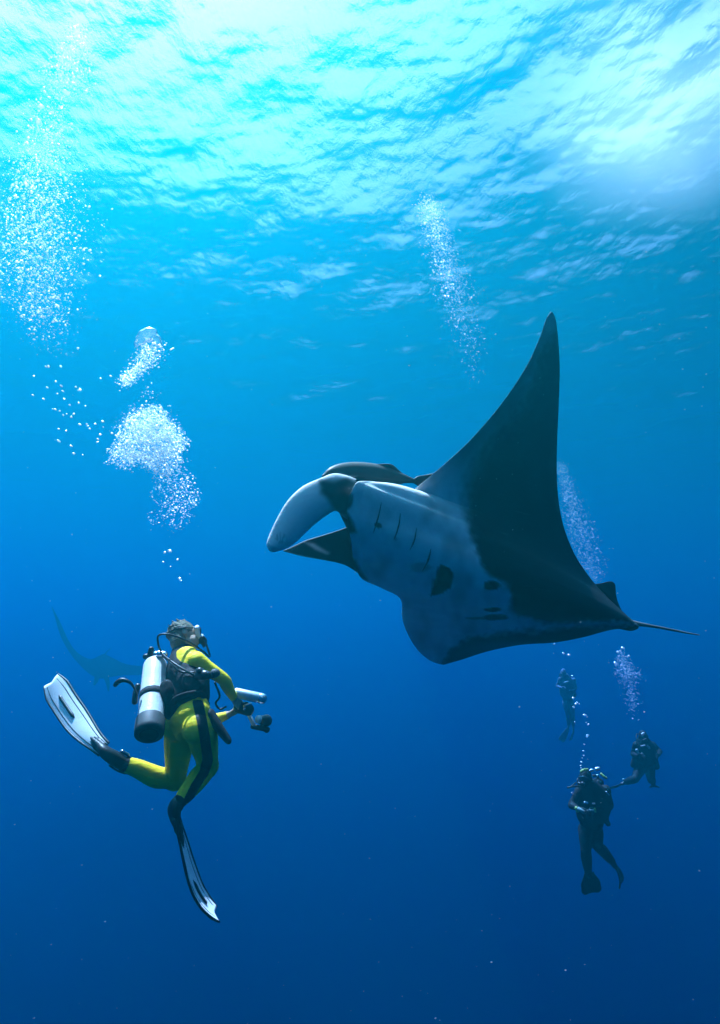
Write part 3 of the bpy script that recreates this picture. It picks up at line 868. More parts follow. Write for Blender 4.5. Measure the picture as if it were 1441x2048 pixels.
def fin_part(parent, foot_a, foot_t, tip_path, wvec, width, blade_mat, rail_mat, pocket_mat, panel=None, label=None, thick=.004, flare=1.0):
    """a swim fin: blade (with rails and ribs as sub-parts), foot pocket, strap, buckle"""
    path = crom(np.array([list(p) for p in tip_path], float), 8)
    n = len(path)
    T = np.gradient(path, axis=0); T /= np.linalg.norm(T, axis=1)[:, None]
    W0 = np.array(wvec.normalized())
    Wv = W0 - T * (T @ W0)[:, None]; Wv /= np.linalg.norm(Wv, axis=1)[:, None]
    Nn = np.cross(T, Wv)
    u = np.linspace(0, 1, n)
    half = width / 2 * (0.55 + 0.45 * sstep(0.0, 0.55, u) * flare + 0.08 * u) * (1 - 0.30 * sstep(.86, 1.0, u) ** 2)
    cols = 17
    q = np.linspace(-1, 1, cols)
    notch = 0.035 * (1 - np.abs(q)) ** 1.2            # split tip
    Vt, Vb = [], []
    Ltot = np.linalg.norm(np.diff(path, axis=0), axis=1).sum()
    for i in range(n):
        shift = (-notch * Ltot * (u[i] ** 6) + 0.02 * Ltot * (1 - q ** 2) * 0)[:, None] * T[i]
        row = path[i] + Wv[i] * (q * half[i])[:, None] + shift + Nn[i] * (0.010 * (q ** 2))[:, None]
        Vt.append(row + Nn[i] * thick); Vb.append(row - Nn[i] * thick)
    V = np.vstack([np.array(Vt).reshape(-1, 3), np.array(Vb).reshape(-1, 3)])
    m = n * cols
    F = []
    for i in range(n - 1):
        for k in range(cols - 1):
            a = i * cols + k
            F.append((a, a + 1, a + cols + 1, a + cols)); F.append((m + a, m + a + cols, m + a + cols + 1, m + a + 1))
    for i in range(n - 1):
        for k in (0, cols - 1):
            a = i * cols + k; F.append((a, a + cols, m + a + cols, m + a))
    for k in range(cols - 1):
        for i in (0, n - 1):
            a = i * cols + k; F.append((a, a + 1, m + a + 1, m + a))
    blade = fix_normals(mesh_py("fin", V, F, blade_mat)); adopt(blade, parent)
    if label: blade["label"] = label
    def along(qv, u0, u1, lift=0.0, k=9):
        pts = []
        for uu in np.linspace(u0, u1, k):
            i = min(int(uu * (n - 1)), n - 1)
            pts.append(path[i] + Wv[i] * qv * half[i] + Nn[i] * (0.010 * qv * qv + lift) - T[i] * (0.035 * (1 - abs(qv)) ** 1.2 * Ltot * uu ** 6))
        return pts
    def rib(qv, u0, u1, ra, rb, mat, nm="rail"):
        o = tube(nm, along(qv, u0, u1), [(ra, ra)] * 8 + [(rb, rb)], mat, None, seg=8, n_per=2)
        adopt_sub(o, blade); return o
    rib(-1, 0, 1, .009, .006, rail_mat); rib(1, 0, 1, .009, .006, rail_mat)
    if panel:
        rib(-.62, .02, .97, .0055, .005, rail_mat, "rib"); rib(.62, .02, .97, .0055, .005, rail_mat, "rib")
        for sd in (1, -1):
            pa = along(0, .52, .84, sd * .003)
            o = tube("slot", pa, [(.003, .003)] + [(.013, .013)] * 7 + [(.003, .003)], rail_mat, None, seg=8, n_per=2); adopt_sub(o, blade)
        for qv in (-.30, 0, .30):
            o = tube("spike", along(qv, 0, .26 - .09 * abs(qv), .003), [.026] * 5 + [.018, .012, .007, .002], pocket_mat, None, seg=8, n_per=2); adopt_sub(o, blade)
    # foot pocket
    b = Blob()
    d = (foot_t - foot_a)
    b.limb([foot_a - d * .12, foot_a + d * .35, foot_t, Vector(path[1]), Vector(path[min(6, n - 1)])], [(.045, .045), (.052, .05), (.054, .042), (.045, .03), (.02, .012)], seg=14, n_per=4)
    po = b.build("foot_pocket", .008, 4, pocket_mat); adopt_sub(po, blade)
    Wm = Vector(Wv[0])
    heel = foot_a - d * .45
    st = tube("heel_strap", [foot_a + d * .45 + Wm * .055, foot_a + Wm * .055, heel + Wm * .035, heel - d.normalized() * .012, heel - Wm * .035, foot_a - Wm * .055, foot_a + d * .45 - Wm * .055], [(.012, .006)] * 7, pocket_mat, None, seg=8, n_per=4)
    adopt_sub(st, blade)
    bk = tube("buckle", [foot_a + d * .1 + Wm * .064, foot_a + d * .45 + Wm * .062], [.009, .009], CHROME, None, seg=8, n_per=1); adopt_sub(bk, blade)
    return blade

def tank_part(parent, top, bot, rad, body_mat, boot_mat, band_at=(0.42,)):
    ax = (top - bot); Lg = ax.length; ax.normalize()
    a = Vector((1, 0, 0)); u = (a - ax * a.dot(ax)).normalized(); w = ax.cross(u)
    def rev(name, prof, mat, seg=40):
        V, F = [], []
        for z, r in prof:
            for k in range(seg):
                an = 2 * math.pi * k / seg
                V.append(bot + ax * z + (u * math.cos(an) + w * math.sin(an)) * r)
        for i in range(len(prof) - 1):
            for k in range(seg):
                k2 = (k + 1) % seg
                F.append((i * seg + k, i * seg + k2, (i + 1) * seg + k2, (i + 1) * seg + k))
        F.append(tuple(range(seg))[::-1]); F.append(tuple((len(prof) - 1) * seg + k for k in range(seg)))
        return mesh_py(name, V, F, mat)
    z1 = Lg - rad * .9
    prof = [(0.01, rad * .8), (.02, rad)] + [(z, rad) for z in np.linspace(.04, z1, 8)] + [(z1 + rad * .85 * math.sin(t), rad * math.cos(t) * .75 + rad * .25) for t in np.linspace(.15, 1.4, 8)]
    t = rev("air_tank", prof, body_mat); adopt(t, parent)
    bt = rev("tank_boot", [(-.012, rad * .80), (-.014, rad * .98), (-.006, rad * 1.12), (.02, rad * 1.15), (.10, rad * 1.13), (.115, rad * 1.06), (.118, rad * 1.0)], boot_mat); adopt_sub(bt, t)
    rim = rev("boot_rim", [(-.016, rad * .62), (-.019, rad * .66), (-.019, rad * .74), (-.016, rad * .78)], BLACK_RUBBER); adopt_sub(rim, t)
    nk = rev("valve", [(Lg - .03, .022), (Lg + .03, .02), (Lg + .032, .028), (Lg + .06, .028), (Lg + .064, .015)], CHROME, 16); adopt_sub(nk, t)
    kb = tube("valve_knob", [bot + ax * (Lg + .045) - u * .03, bot + ax * (Lg + .045) - u * .075], [.019, .022], BLACK_RUBBER, None, seg=10, n_per=2); adopt_sub(kb, t)
    for f in band_at:
        z = Lg * f
        bd = rev("cam_band", [(z - .026, rad * 1.0), (z - .025, rad * 1.045), (z + .025, rad * 1.045), (z + .026, rad * 1.0)], BLACK_CLOTH); adopt_sub(bd, t)
    return t, ax, u, w

def cam_disc(name, c, n, r, mat, parent_part, depth=.02):
    o = tube(name, [c, c + n.normalized() * depth], [r, r], mat, None, seg=20, n_per=1)
    return o

def yellow_diver():
    root = empty("person", at(375, 1440, 4.3), "diver in a yellow wetsuit with black side stripe, pale tank and white fins", "person")
    J = dict(
        pelvis=at(380, 1440, 4.24), waist=at(379, 1402, 4.34), chest=at(374, 1345, 4.50), neck=at(368, 1302, 4.62), head=at(372, 1273, 4.68),
        sh_r=at(393, 1322, 4.42), el_r=at(447, 1358, 4.44), wr_r=at(468, 1396, 4.56), hand_r=at(482, 1412, 4.60),
        sh_l=at(366, 1328, 4.74), el_l=at(418, 1444, 4.66), wr_l=at(456, 1430, 4.66), hand_l=at(478, 1420, 4.66),
        hip_r=at(401, 1452, 4.19), kn_r=at(418, 1533, 4.40), an_r=at(365, 1597, 4.18), toe_r=at(348, 1624, 4.15),
        hip_l=at(361, 1450, 4.33), kn_l=at(352, 1562, 4.46), an_l=at(248, 1528, 4.30), toe_l=at(212, 1505, 4.26),
        look=Vector((0.93, 0.30, 0.12)))
    hn = dict(r=Vector((.3, .6, -.6)), l=Vector((.1, .3, .9)))
    body, A = figure(J, 0.0065, YELLOW_SUIT, 1.0, True, hn)
    adopt(body, root)
    V, N = verts_of(body)
    px, py = project(V)
    toc = np.array(CAM_POS) - V; toc /= np.linalg.norm(toc, axis=1)[:, None]
    facing = (N * toc).sum(1)
    dr = np.minimum(seg_dist(V, J['hip_r'], J['kn_r']), seg_dist(V, J['kn_r'], J['an_r']))
    dl = np.minimum(seg_dist(V, J['hip_l'], J['kn_l']), seg_dist(V, J['kn_l'], J['an_l']))
    ld = line_dist(px, py, [(396, 1405), (404, 1440), (411, 1480), (416, 1520), (409, 1545), (391, 1572), (378, 1598)])
    m1 = 0.5 + (10.5 - 1.5 * sstep(1530, 1560, py) - ld) / 12.0
    m1 = np.where((dr < dl + .01) & (facing > -.15) & (py > 1400), m1, 0.0)
    for q in ('r', 'l'):       # booties
        an, to, kn = (np.array(J[k + q]) for k in ('an_', 'toe_', 'kn_'))
        ax = (an - kn) / np.linalg.norm(an - kn)
        along = (V - an) @ ax
        nearf = np.minimum(seg_dist(V, an, to), np.linalg.norm(V - an, axis=1)) < .12
        up_ = .02 if q == 'l' else -.012
        m1 = np.where(nearf & (along > -.045), np.maximum(m1, 0.5 + (along + up_) / .05), m1)
    # black collar
    nk = (V - np.array(J['neck'])) @ np.array(A['up'])
    m1 = np.where((nk > -.05) & (nk < .03) & (np.linalg.norm(V - np.array(J['neck']), axis=1) < .12), 1.0, m1)
    set_attr(body, "m1", np.clip(m1, 0, 1))
    m2 = np.clip(0.5 + (0.15 - np.linalg.norm(V - np.array(J['head']), axis=1)) / .04, 0, 1)
    for q in ('r', 'l'):
        wr = np.array(J['wr_' + q]); hd = np.array(J['hand_' + q]) - wr; hd /= np.linalg.norm(hd)
        al = (V - wr) @ hd; nr = np.linalg.norm(V - wr - .06 * hd, axis=1) < .13
        m2 = np.where(nr, np.maximum(m2, np.clip(.5 + (al - .0) / .03, 0, 1)), m2)
    set_attr(body, "m2", m2)
    # hair
    H = J['head']; hu, hd, hr = A['hu'], A['hd'], A['hr']
    b = Blob()
    b.ball(H + hu * .035 - hd * .030, (.090, .106, .098), (hr, hd, hu))
    b.ball(H - hu * .035 - hd * .05, (.080, .068, .09), (hr, hd, hu))
    rr = random.Random(5)
    for k in range(90):
        th = rr.uniform(0, 6.28); ph = rr.uniform(0.0, 1.75)
        d = (hu * math.cos(ph) + (hr * math.cos(th) - hd * math.sin(th) * 1.0) * math.sin(ph)).normalized()
        if d.dot(hd) > .55 and d.dot(hu) < .6: continue
        p = H + hu * .03 - hd * .025 + d * .082
        e = p + d * rr.uniform(.012, .03) + (hu * rr.uniform(-.01, .025) - hd * rr.uniform(0, .03))
        b.limb([p - d * .02, p, e], [.014, .012, .003], seg=6, n_per=1)
    hair = b.build("hair", .006, 2, HAIR); adopt(hair, root)
    # mask: skirt, lens, strap
    C = H + hd * .088 + hu * .012
    b = Blob()
    b.limb([C + hr * .07 - hd * .012, C + hr * .04 + hu * .032, C + hu * .036, C - hr * .04 + hu * .032, C - hr * .07 - hd * .012, C - hr * .035 - hu * .034, C - hu * .045 + hd * .012, C + hr * .035 - hu * .034, C + hr * .07 - hd * .012], [.018] * 9, seg=8, n_per=4)
    b.ball(C - hu * .03 + hd * .022, (.02, .024, .024), (hr, hd, hu))
    msk = b.build("diving_mask", .005, 1, CLEAR_SKIRT); adopt(msk, root)
    for s in (-1, 1):
        g = Blob(); g.ball(C + hd * .02 + hr * .034 * s, (.03, .006, .028), (hr, hd, hu)); lo = mesh_py("lens", g.V, g.F, LENS_GLASS); adopt_sub(lo, msk)
    st = [C + hr * .078 - hd * .02, H + hr * .092 - hd * .02 + hu * .02, H + hr * .06 - hd * .10 + hu * .025, H - hd * .135 + hu * .03, H - hr * .06 - hd * .10 + hu * .025, H - hr * .092 - hd * .02 + hu * .02, C - hr * .078 - hd * .02]
    ms = tube("mask_strap", st, [(.009, .004)] * 7, BLACK_RUBBER, None, n_per=5, seg=8); adopt_sub(ms, msk)
    # regulator in the mouth
    R = H + hd * .125 - hu * .062
    b = Blob(); b.ball(R, (.036, .026, .034), (hr, hd, hu)); b.limb([R - hd * .03, R + hr * .055 - hd * .01], [.018, .014], seg=10, n_per=1); b.limb([R - hu * .025 - hr * .03, R - hu * .032, R - hu * .025 + hr * .03], [.011, .013, .011], seg=8, n_per=2)
    rg = b.build("regulator", .005, 1, BLACK_PLASTIC); adopt(rg, root)
    # buoyancy vest
    up, rs, fs, right, fwd = A['up'], A['rs'], A['fs'], A['right'], A['fwd']
    W, Ch, P, Nk = J['waist'], J['chest'], J['pelvis'], J['neck']
    b = Blob()
    b.loft([(vadd(P, W, .80), rs * .160, fs * .128), (W, rs * .168, fs * .138), (vadd(W, Ch, .45), rs * .176, fs * .148), (vadd(W, Ch, .9), rs * .166, fs * .150), (vadd(Ch, Nk, .45), rs * .120, fs * .128), (vadd(Ch, Nk, .9), rs * .085, fs * .095)])
    b.ball(vadd(W, Ch, .1) - fs * .11 - rs * .03, (.14, .06, .15), (rs, fs, up))
    b.ball(vadd(W, Ch, .35) + rs * .155 - up * .02, (.04, .085, .11), (rs, fs, up))
    b.ball(vadd(W, Ch, .25) - rs * .155, (.04, .085, .11), (rs, fs, up))
    for s in (-1, 1):
        S = J['sh_r'] if s > 0 else J['sh_l']
        q = vadd(S, Nk, .55)
        b.limb([Ch - fs * .11 + rs * s * .07, q + up * .03 - fs * .02, q + fs * .07, Ch + fs * .12 + rs * s * .10], [.03] * 4, seg=10, n_per=4)
    vest = b.build("buoyancy_vest", .008, 5, BLACK_CLOTH); adopt(vest, root)
    b = Blob()
    b.limb([at(424, 1428, 4.22), at(436, 1452, 4.20), at(455, 1478, 4.20)], [(.045, .022), (.05, .03), (.044, .022)], seg=14, n_per=3)
    pk = b.build("pocket", .007, 3, BLACK_CLOTH); adopt_sub(pk, vest)
    wb = tube("waist_belt", [W - up * .05 + fs * .125 + rs * .02, W - up * .05 + rs * .17 + fs * .03, W - up * .055 + rs * .13 - fs * .11, W - up * .055 - fs * .14, W - up * .055 - rs * .13 - fs * .1, W - up * .05 - rs * .17 + fs * .03, W - up * .05 + fs * .125 - rs * .02], [(.006, .024)] * 7, BLACK_CLOTH, None, n_per=6, seg=10); adopt_sub(wb, vest)
    # tank
    top, bot = at(312, 1319, 4.56), at(299, 1466, 4.02)
    tk, ax, u, w = tank_part(root, top, bot, .083, TANK, DARK_BOOT, (0.46,))
    b = Blob(); b.limb([at(325, 1400, 4.24), at(334, 1388, 4.24), at(333, 1372, 4.26)], [(.03, .05), (.04, .06), (.03, .05)], seg=12, n_per=3)
    pad = b.build("backplate_pad", .008, 4, BLACK_CLOTH); adopt_sub(pad, tk)
    bc = tube("band_buckle", [at(270, 1404, 4.16), at(272, 1385, 4.18), at(276, 1372, 4.20)], [(.016, .02)] * 3, BLACK_PLASTIC, None, n_per=2); adopt_sub(bc, tk)
    # first stage and hoses
    fs1 = tube("first_stage", [at(318, 1308, 4.50), at(330, 1309, 4.50)], [.026, .024], CHROME, None, n_per=1, seg=14); adopt_sub(fs1, tk)
    k2 = tube("valve_knob", [at(301, 1309, 4.52), at(303, 1298, 4.53)], [.022, .02], BLACK_RUBBER, None, n_per=1, seg=12); adopt_sub(k2, tk)
    hp = .0075
    for nm, pts in (("regulator_hose", [at(323, 1306, 4.48), at(317, 1288, 4.44), at(317, 1272, 4.44), at(332, 1268, 4.44), at(356, 1274, 4.46), at(384, 1287, 4.50), at(408, 1304, 4.62), at(420, 1312, 4.78), R + hr * .05]),
                    ("octopus_hose", [at(326, 1309, 4.46), at(345, 1324, 4.34), at(370, 1340, 4.28), at(395, 1352, 4.27), at(415, 1352, 4.28), at(428, 1347, 4.28)]),
                    ("inflator_hose", [at(326, 1312, 4.47), at(338, 1322, 4.40), at(350, 1335, 4.32), at(366, 1344, 4.30), at(388, 1345, 4.29)]),
                    ("gauge_hose", [at(430, 1365, 4.34), at(440, 1392, 4.36), at(432, 1406, 4.40), at(440, 1418, 4.40), at(452, 1414, 4.40)]),
                    ("dangling_hose", [at(274, 1388, 4.16), at(268, 1374, 4.12), at(259, 1364, 4.10), at(246, 1360, 4.10), at(236, 1364, 4.10), at(231, 1370, 4.10)])):
        r_ = [hp] * len(pts)
        if nm == "dangling_hose": r_ = [.008, .008, .010, .015, .016, .014]
        o = tube(nm, pts, r_, BLACK_RUBBER, None, n_per=6, seg=10); adopt(o, root)
    g = Blob(); g.limb([at(396, 1350, 4.26), at(412, 1350, 4.24), at(424, 1352, 4.25)], [.03, .034, .02], seg=12, n_per=3); g.ball(at(400, 1343, 4.25), .03)
    oc = g.build("spare_regulator", .007, 3, BLACK_PLASTIC); adopt(oc, root)
    c0 = at(432, 1346, 4.27); nn = (CAM_POS - c0).normalized() + Vector((-.35, 0, -.1))
    cs = cam_disc("pressure_gauge", c0, nn, .030, DARK_BOOT, None, .03); adopt(cs, root)
    cf = cam_disc("gauge_face", c0 + nn.normalized() * .026, nn, .022, LENS_GLASS, None, .012); adopt_sub(cf, cs)
    # fins
    fin_part(root, J['an_l'], J['toe_l'], [at(206, 1497, 4.28), at(178, 1470, 4.37), at(150, 1436, 4.49), at(124, 1398, 4.61), at(101, 1360, 4.72)],
             at(160, 1416, 4.22) - at(110, 1440, 4.22), .175, WHITE_PLASTIC, BLACK_RUBBER, BLACK_RUBBER, True, "raised white fin with black ribs and slot")
    wv = (at(376, 1745, 4.2) - at(362, 1752, 4.2)).normalized() * .31 + (at(370, 1740, 4.2) - CAM_POS).normalized() * .95
    fin_part(root, at(357, 1604, 4.18), at(349, 1620, 4.15), [at(350, 1634, 4.14), at(364, 1684, 4.14), at(378, 1738, 4.16), at(394, 1780, 4.20), at(412, 1808, 4.24), at(434, 1830, 4.28)],
             wv, .19, WHITE_PLASTIC, BLACK_RUBBER, BLACK_RUBBER, True, "lower white fin seen nearly edge on")
    return J, A, R

def camera_rig():
    root = empty("underwater_camera", at(490, 1418, 4.62), "small underwater camera rig with silver light tube held by the yellow diver", "camera")
    d = 4.60
    def T(nm, pts, r, mat, n_per=2, seg=14): return tube(nm, [at(*p) for p in pts], r, mat, root, seg=seg, n_per=n_per)
    lt = T("light_tube", [(474, 1386, d), (521, 1396, d + .02)], [.037, .037], ALU, 1, 24)
    cp = tube("lens_cap", [at(520, 1396, d + .02), at(526, 1397, d + .02)], [.039, .039], CHROME, None, seg=24, n_per=1); adopt_sub(cp, lt)
    b = Blob()
    b.limb([at(478, 1414, d), at(498, 1420, d)], [(.03, .045), (.03, .045)], seg=12, n_per=1)
    b.ball(at(492, 1410, d), .025)
    o = b.build("housing", .006, 2, BLACK_PLASTIC); adopt(o, root)
    T("clamp", [(488, 1412, d - .03), (503, 1407, d - .03)], [.008, .008], CHROME, 1, 10)
    T("port", [(489, 1418, d - .05), (491, 1417, d - .04)], [.010, .008], CHROME, 1, 12)
    P = [(497, 1424, d), (500, 1432, d), (503, 1440, d), (508, 1450, d)]
    T("flex_arm", P, [.011] * 4, ALU, 4, 10)
    for k in range(6):
        t = k / 5
        x, y = 497 + 10 * t, 1426 + 22 * t
        T("arm_segment", [(x - .4, y - 1.4, d), (x + .4, y + 1.4, d)], [.015, .015], ALU, 1, 10)
    b = Blob(); b.limb([at(506, 1453, d), at(522, 1456, d), at(536, 1459, d)], [(.018, .02)] * 3, seg=10, n_per=1); b.ball(at(534, 1460, d), .022)
    o = b.build("tray", .006, 1, BLACK_PLASTIC); adopt(o, root)
    b = Blob(); b.ball(at(533, 1441, d), .044); b.limb([at(518, 1439, d), at(535, 1442, d)], [.03, .04], seg=16, n_per=1)
    o = b.build("strobe", .006, 1, BLACK_PLASTIC); adopt(o, root)
    f = cam_disc("strobe_dome", at(520, 1439, d - .01), at(512, 1437, d - .05) - at(520, 1439, d - .01), .028, CLEAR_SKIRT, None, .015); adopt_sub(f, o)
    T("stalk", [(524, 1447, d), (522, 1455, d)], [.01, .01], BLACK_PLASTIC, 1, 10)

def far_diver(label, D, joints, look, suit, extras, tank, fins, mask_mat, boots=BLACK_RUBBER, rr=1.0, group="divers in black in the distance"):
    J = {k: at(p[0], p[1], D + p[2]) for k, p in joints.items()}
    J['look'] = Vector(look)
    root = empty("person", J['pelvis'], label, "person", group)
    body, A = figure(J, 0.014, suit, rr, False, None, 3)
    adopt(body, root)
    nv = len(body.data.vertices)
    set_attr(body, "m1", np.zeros(nv)); set_attr(body, "m2", np.zeros(nv))
    up, rs, fs = A['up'], A['rs'], A['fs']; hd, hu, hr = A['hd'], A['hu'], A['hr']
    H, W, Ch, Nk = J['head'], J['waist'], J['chest'], J['neck']
    b = Blob()
    b.loft([(vadd(J['pelvis'], W, .5), rs * .17 * rr, fs * .14 * rr), (W, rs * .215 * rr, fs * .17 * rr), (vadd(W, Ch, .5), rs * .245 * rr, fs * .19 * rr), (Ch, rs * .235 * rr, fs * .18 * rr), (vadd(Ch, Nk, .7), rs * .17 * rr, fs * .14 * rr), (vadd(Ch, Nk, 1.1), rs * .12 * rr, fs * .12 * rr)])
    v = b.build("buoyancy_vest", .016, 4, BLACK_CLOTH if suit is not HAZED_SUIT else HAZED_CLOTH); adopt(v, root)
    C = H + hd * .09 * rr + hu * .012
    b = Blob(); b.limb([C + hr * .07 - hd * .01, C + hu * .03, C - hr * .07 - hd * .01, C - hu * .04 + hd * .01, C + hr * .07 - hd * .01], [.02] * 5, seg=8, n_per=4); b.ball(C, (.06, .02, .03), (hr, hd, hu))
    m = b.build("diving_mask", .008, 1, mask_mat); adopt(m, root)
    R = H + hd * .13 * rr - hu * .06
    b = Blob(); b.ball(R, (.042, .03, .04), (hr, hd, hu)); b.limb([R, R + hr * .07], [.02, .016], seg=8, n_per=1)
    r = b.build("regulator", .008, 1, BLACK_PLASTIC); adopt(r, root)
    if tank:
        t, *_ = tank_part(root, at(tank[0][0], tank[0][1], D + tank[0][2]), at(tank[1][0], tank[1][1], D + tank[1][2]), .09, tank[2], DARK_BOOT)
    o = tube("regulator_hose", [Ch - fs * .2 + up * .22, Ch - fs * .12 + up * .30 + rs * .1, Nk + rs * .2 + up * .12, Nk + rs * .22 + fs * .08, R + hr * .06], [.011] * 5, BLACK_RUBBER, None, n_per=5, seg=8); adopt(o, root)
    for q, path, wv, wd in fins:
        fin_part(root, J['an_' + q], J['toe_' + q], [at(p[0], p[1], D + p[2]) for p in path], at(*wv[1]) - at(*wv[0]), wd, boots, boots, boots, None, None, .006, 1.25)
    for nm, pts, rad, mat in extras:
        o = tube(nm, [at(p[0], p[1], D + p[2]) for p in pts], rad, mat, root, seg=10, n_per=3)
    return J, A

HAZED_CLOTH = plain("haze_paled_nylon", (0.17, 0.23, 0.30), 0.75, 0.2, noise=0.5, nscale=18)  # same painted-in haze for the faintest diver's vest, tank, mask and fins

def far_divers():
    # nearest of the three: upright, hands together at the chest, facing us and a little left
    far_diver("black-suited diver floating upright with pale gloved hands together, nearest far diver", 10.5, dict(
        pelvis=(1183, 1652, 0), waist=(1186, 1632, .0), chest=(1188, 1592, .0), neck=(1178, 1568, -.05), head=(1171, 1555, -.12),
        sh_r=(1160, 1582, -.05), el_r=(1143, 1610, -.12), wr_r=(1158, 1618, -.30), hand_r=(1168, 1622, -.36),
        sh_l=(1212, 1580, .05), el_l=(1221, 1612, -.05), wr_l=(1190, 1620, -.28), hand_l=(1178, 1622, -.34),
        hip_r=(1174, 1660, -.02), kn_r=(1172, 1700, -.10), an_r=(1176, 1741, .05), toe_r=(1178, 1753, .02),
        hip_l=(1190, 1660, .02), kn_l=(1196, 1692, -.10), an_l=(1224, 1722, .10), toe_l=(1230, 1732, .10)),
        (-.55, -.8, -.1), BLACK_SUIT,
        [("snorkel_keeper", [(1163, 1543, -.25), (1168, 1540, -.25), (1175, 1539, -.2)], .022, LIME),
         ("first_stage", [(1182, 1541, .15), (1186, 1540, .15)], .025, CHROME), ("tank_knob", [(1193, 1538, .1), (1198, 1537, .1)], .03, ALU),
         ("inflator", [(1203, 1548, -.05), (1208, 1553, -.08), (1213, 1556, -.08)], .02, LIME),
         ("lamp", [(1170, 1605, -.45), (1175, 1606, -.45)], .02, CHROME),
         ("glove_cuff", [(1153, 1616, -.36), (1156, 1622, -.36)], .028, LIME), ("glove_cuff", [(1190, 1618, -.33), (1191, 1623, -.33)], .018, LIME),
         ("glove", [(1158, 1618, -.38), (1163, 1621, -.40), (1168, 1625, -.40)], .03, PALE_GLOVE), ("glove", [(1170, 1626, -.40), (1178, 1621, -.40), (1187, 1620, -.38)], .016, PALE_GLOVE),
         ("clip", [(1213, 1584, -.1), (1218, 1590, -.1)], .014, ALU), ("clip", [(1186, 1607, -.3), (1190, 1607, -.3)], .012, ALU), ("clip", [(1144, 1586, -.1), (1147, 1588, -.1)], .012, ALU),
         ("camera_arm", [(1152, 1565, -.2), (1146, 1570, -.3), (1140, 1575, -.35), (1136, 1575, -.38)], .012, BLACK_RUBBER),
         ("camera_arm", [(1136, 1575, -.38), (1146, 1573, -.38), (1160, 1572, -.36)], .014, BLACK_RUBBER),
         ("dangling_gauge", [(1208, 1640, -.1), (1214, 1644, -.1), (1217, 1648, -.1)], .04, BLACK_RUBBER)],
        ((1196, 1556, .38), (1206, 1640, .34), BLACK_RUBBER),
        [('r', [(1178, 1745, .0), (1180, 1758, 0), (1182, 1772, .05), (1184, 1786, .1)], ((1170, 1766, 10.5), (1192, 1764, 10.5)), .27),
         ('l', [(1231, 1733, .1), (1237, 1745, .15), (1241, 1757, .2), (1242, 1770, .3)], ((1229, 1747, 10.5), (1243, 1741, 10.9)), .17)], LENS_GLASS, rr=1.26)
    # second: higher and further right, legs apart
    far_diver("diver with white strap bits on the chest, upper right, legs apart", 15.0, dict(
        pelvis=(1290, 1528, 0), waist=(1290, 1517, 0), chest=(1289, 1494, 0), neck=(1288, 1482, -.05), head=(1287, 1473, -.1),
        sh_r=(1273, 1490, -.05), el_r=(1266, 1508, .0), wr_r=(1276, 1512, -.3), hand_r=(1281, 1510, -.35),
        sh_l=(1306, 1490, .05), el_l=(1320, 1502, 0), wr_l=(1318, 1510, -.3), hand_l=(1312, 1512, -.35),
        hip_r=(1283, 1532, -.02), kn_r=(1271, 1558, -.25), an_r=(1252, 1564, .1), toe_r=(1246, 1567, .1),
        hip_l=(1298, 1532, .02), kn_l=(1303, 1560, -.2), an_l=(1306, 1563, .22), toe_l=(1307, 1569, .25)),
        (-.1, -.98, .05), BLACK_SUIT,
        [("mask_glint", [(1284, 1468, -.28), (1288, 1466, -.28)], .02, CLEAR_SKIRT), ("chest_strap", [(1283, 1492, -.25), (1290, 1491, -.25)], .016, CLEAR_SKIRT),  # mask_glint: pale tube standing in for light glinting off the mask
         ("slate", [(1296, 1492, -.25), (1299, 1496, -.25)], .03, PALE_GLOVE), ("slate", [(1274, 1500, -.25), (1276, 1505, -.25)], .035, PALE_GLOVE),
         ("clip", [(1284, 1507, -.3), (1285, 1508, -.3)], .02, PALE_GLOVE), ("knee_lamp", [(1247, 1559, -.05), (1248, 1560, -.05)], .028, PALE_GLOVE),
         ("pocket", [(1271, 1518, -.05), (1268, 1530, -.05)], .08, BLACK_CLOTH), ("pocket", [(1309, 1520, -.05), (1313, 1533, -.05)], .08, BLACK_CLOTH)],
        ((1296, 1484, .38), (1296, 1532, .3), BLACK_RUBBER),
        [('r', [(1244, 1567, .1), (1238, 1570, .1), (1230, 1573, .1), (1222, 1574, .1)], ((1237, 1572, 15), (1238, 1578, 15.3)), .19),
         ('l', [(1307, 1570, .3), (1308, 1572, .5), (1309, 1573, .7), (1310, 1574, .9)], ((1303, 1572, 15.5), (1313, 1572, 15.5)), .18)], LENS_GLASS, rr=1.26)
    # third: almost lost in the blue
    far_diver("faintest far diver hanging upright just below the manta's tail", 23.0, dict(
        pelvis=(1136, 1398, 0), waist=(1135, 1388, 0), chest=(1134, 1366, 0), neck=(1130, 1352, -.05), head=(1127, 1345, -.1),
        sh_r=(1121, 1358, -.05), el_r=(1115, 1372, 0), wr_r=(1124, 1376, -.3), hand_r=(1128, 1375, -.35),
        sh_l=(1148, 1360, .05), el_l=(1152, 1376, 0), wr_l=(1144, 1382, -.3), hand_l=(1140, 1380, -.35),
        hip_r=(1132, 1404, -.02), kn_r=(1136, 1428, -.1), an_r=(1138, 1450, .1), toe_r=(1137, 1456, .1),
        hip_l=(1142, 1404, .02), kn_l=(1145, 1428, -.1), an_l=(1147, 1450, .1), toe_l=(1147, 1457, .1)),
        (-.6, -.7, .0), HAZED_SUIT,
        [("slate", [(1130, 1366, -.4), (1136, 1364, -.4)], .04, PALE_GLOVE)],
        ((1146, 1354, .3), (1148, 1392, .3), HAZED_CLOTH),
        [('r', [(1136, 1457, .1), (1131, 1466, .1), (1126, 1475, .1), (1122, 1482, .1)], ((1126, 1464, 21), (1136, 1468, 21)), .2),
         ('l', [(1147, 1458, .1), (1146, 1466, .1), (1143, 1474, .1), (1141, 1481, .1)], ((1141, 1466, 21), (1149, 1466, 21.3)), .2)], HAZED_CLOTH, HAZED_CLOTH, rr=1.2)

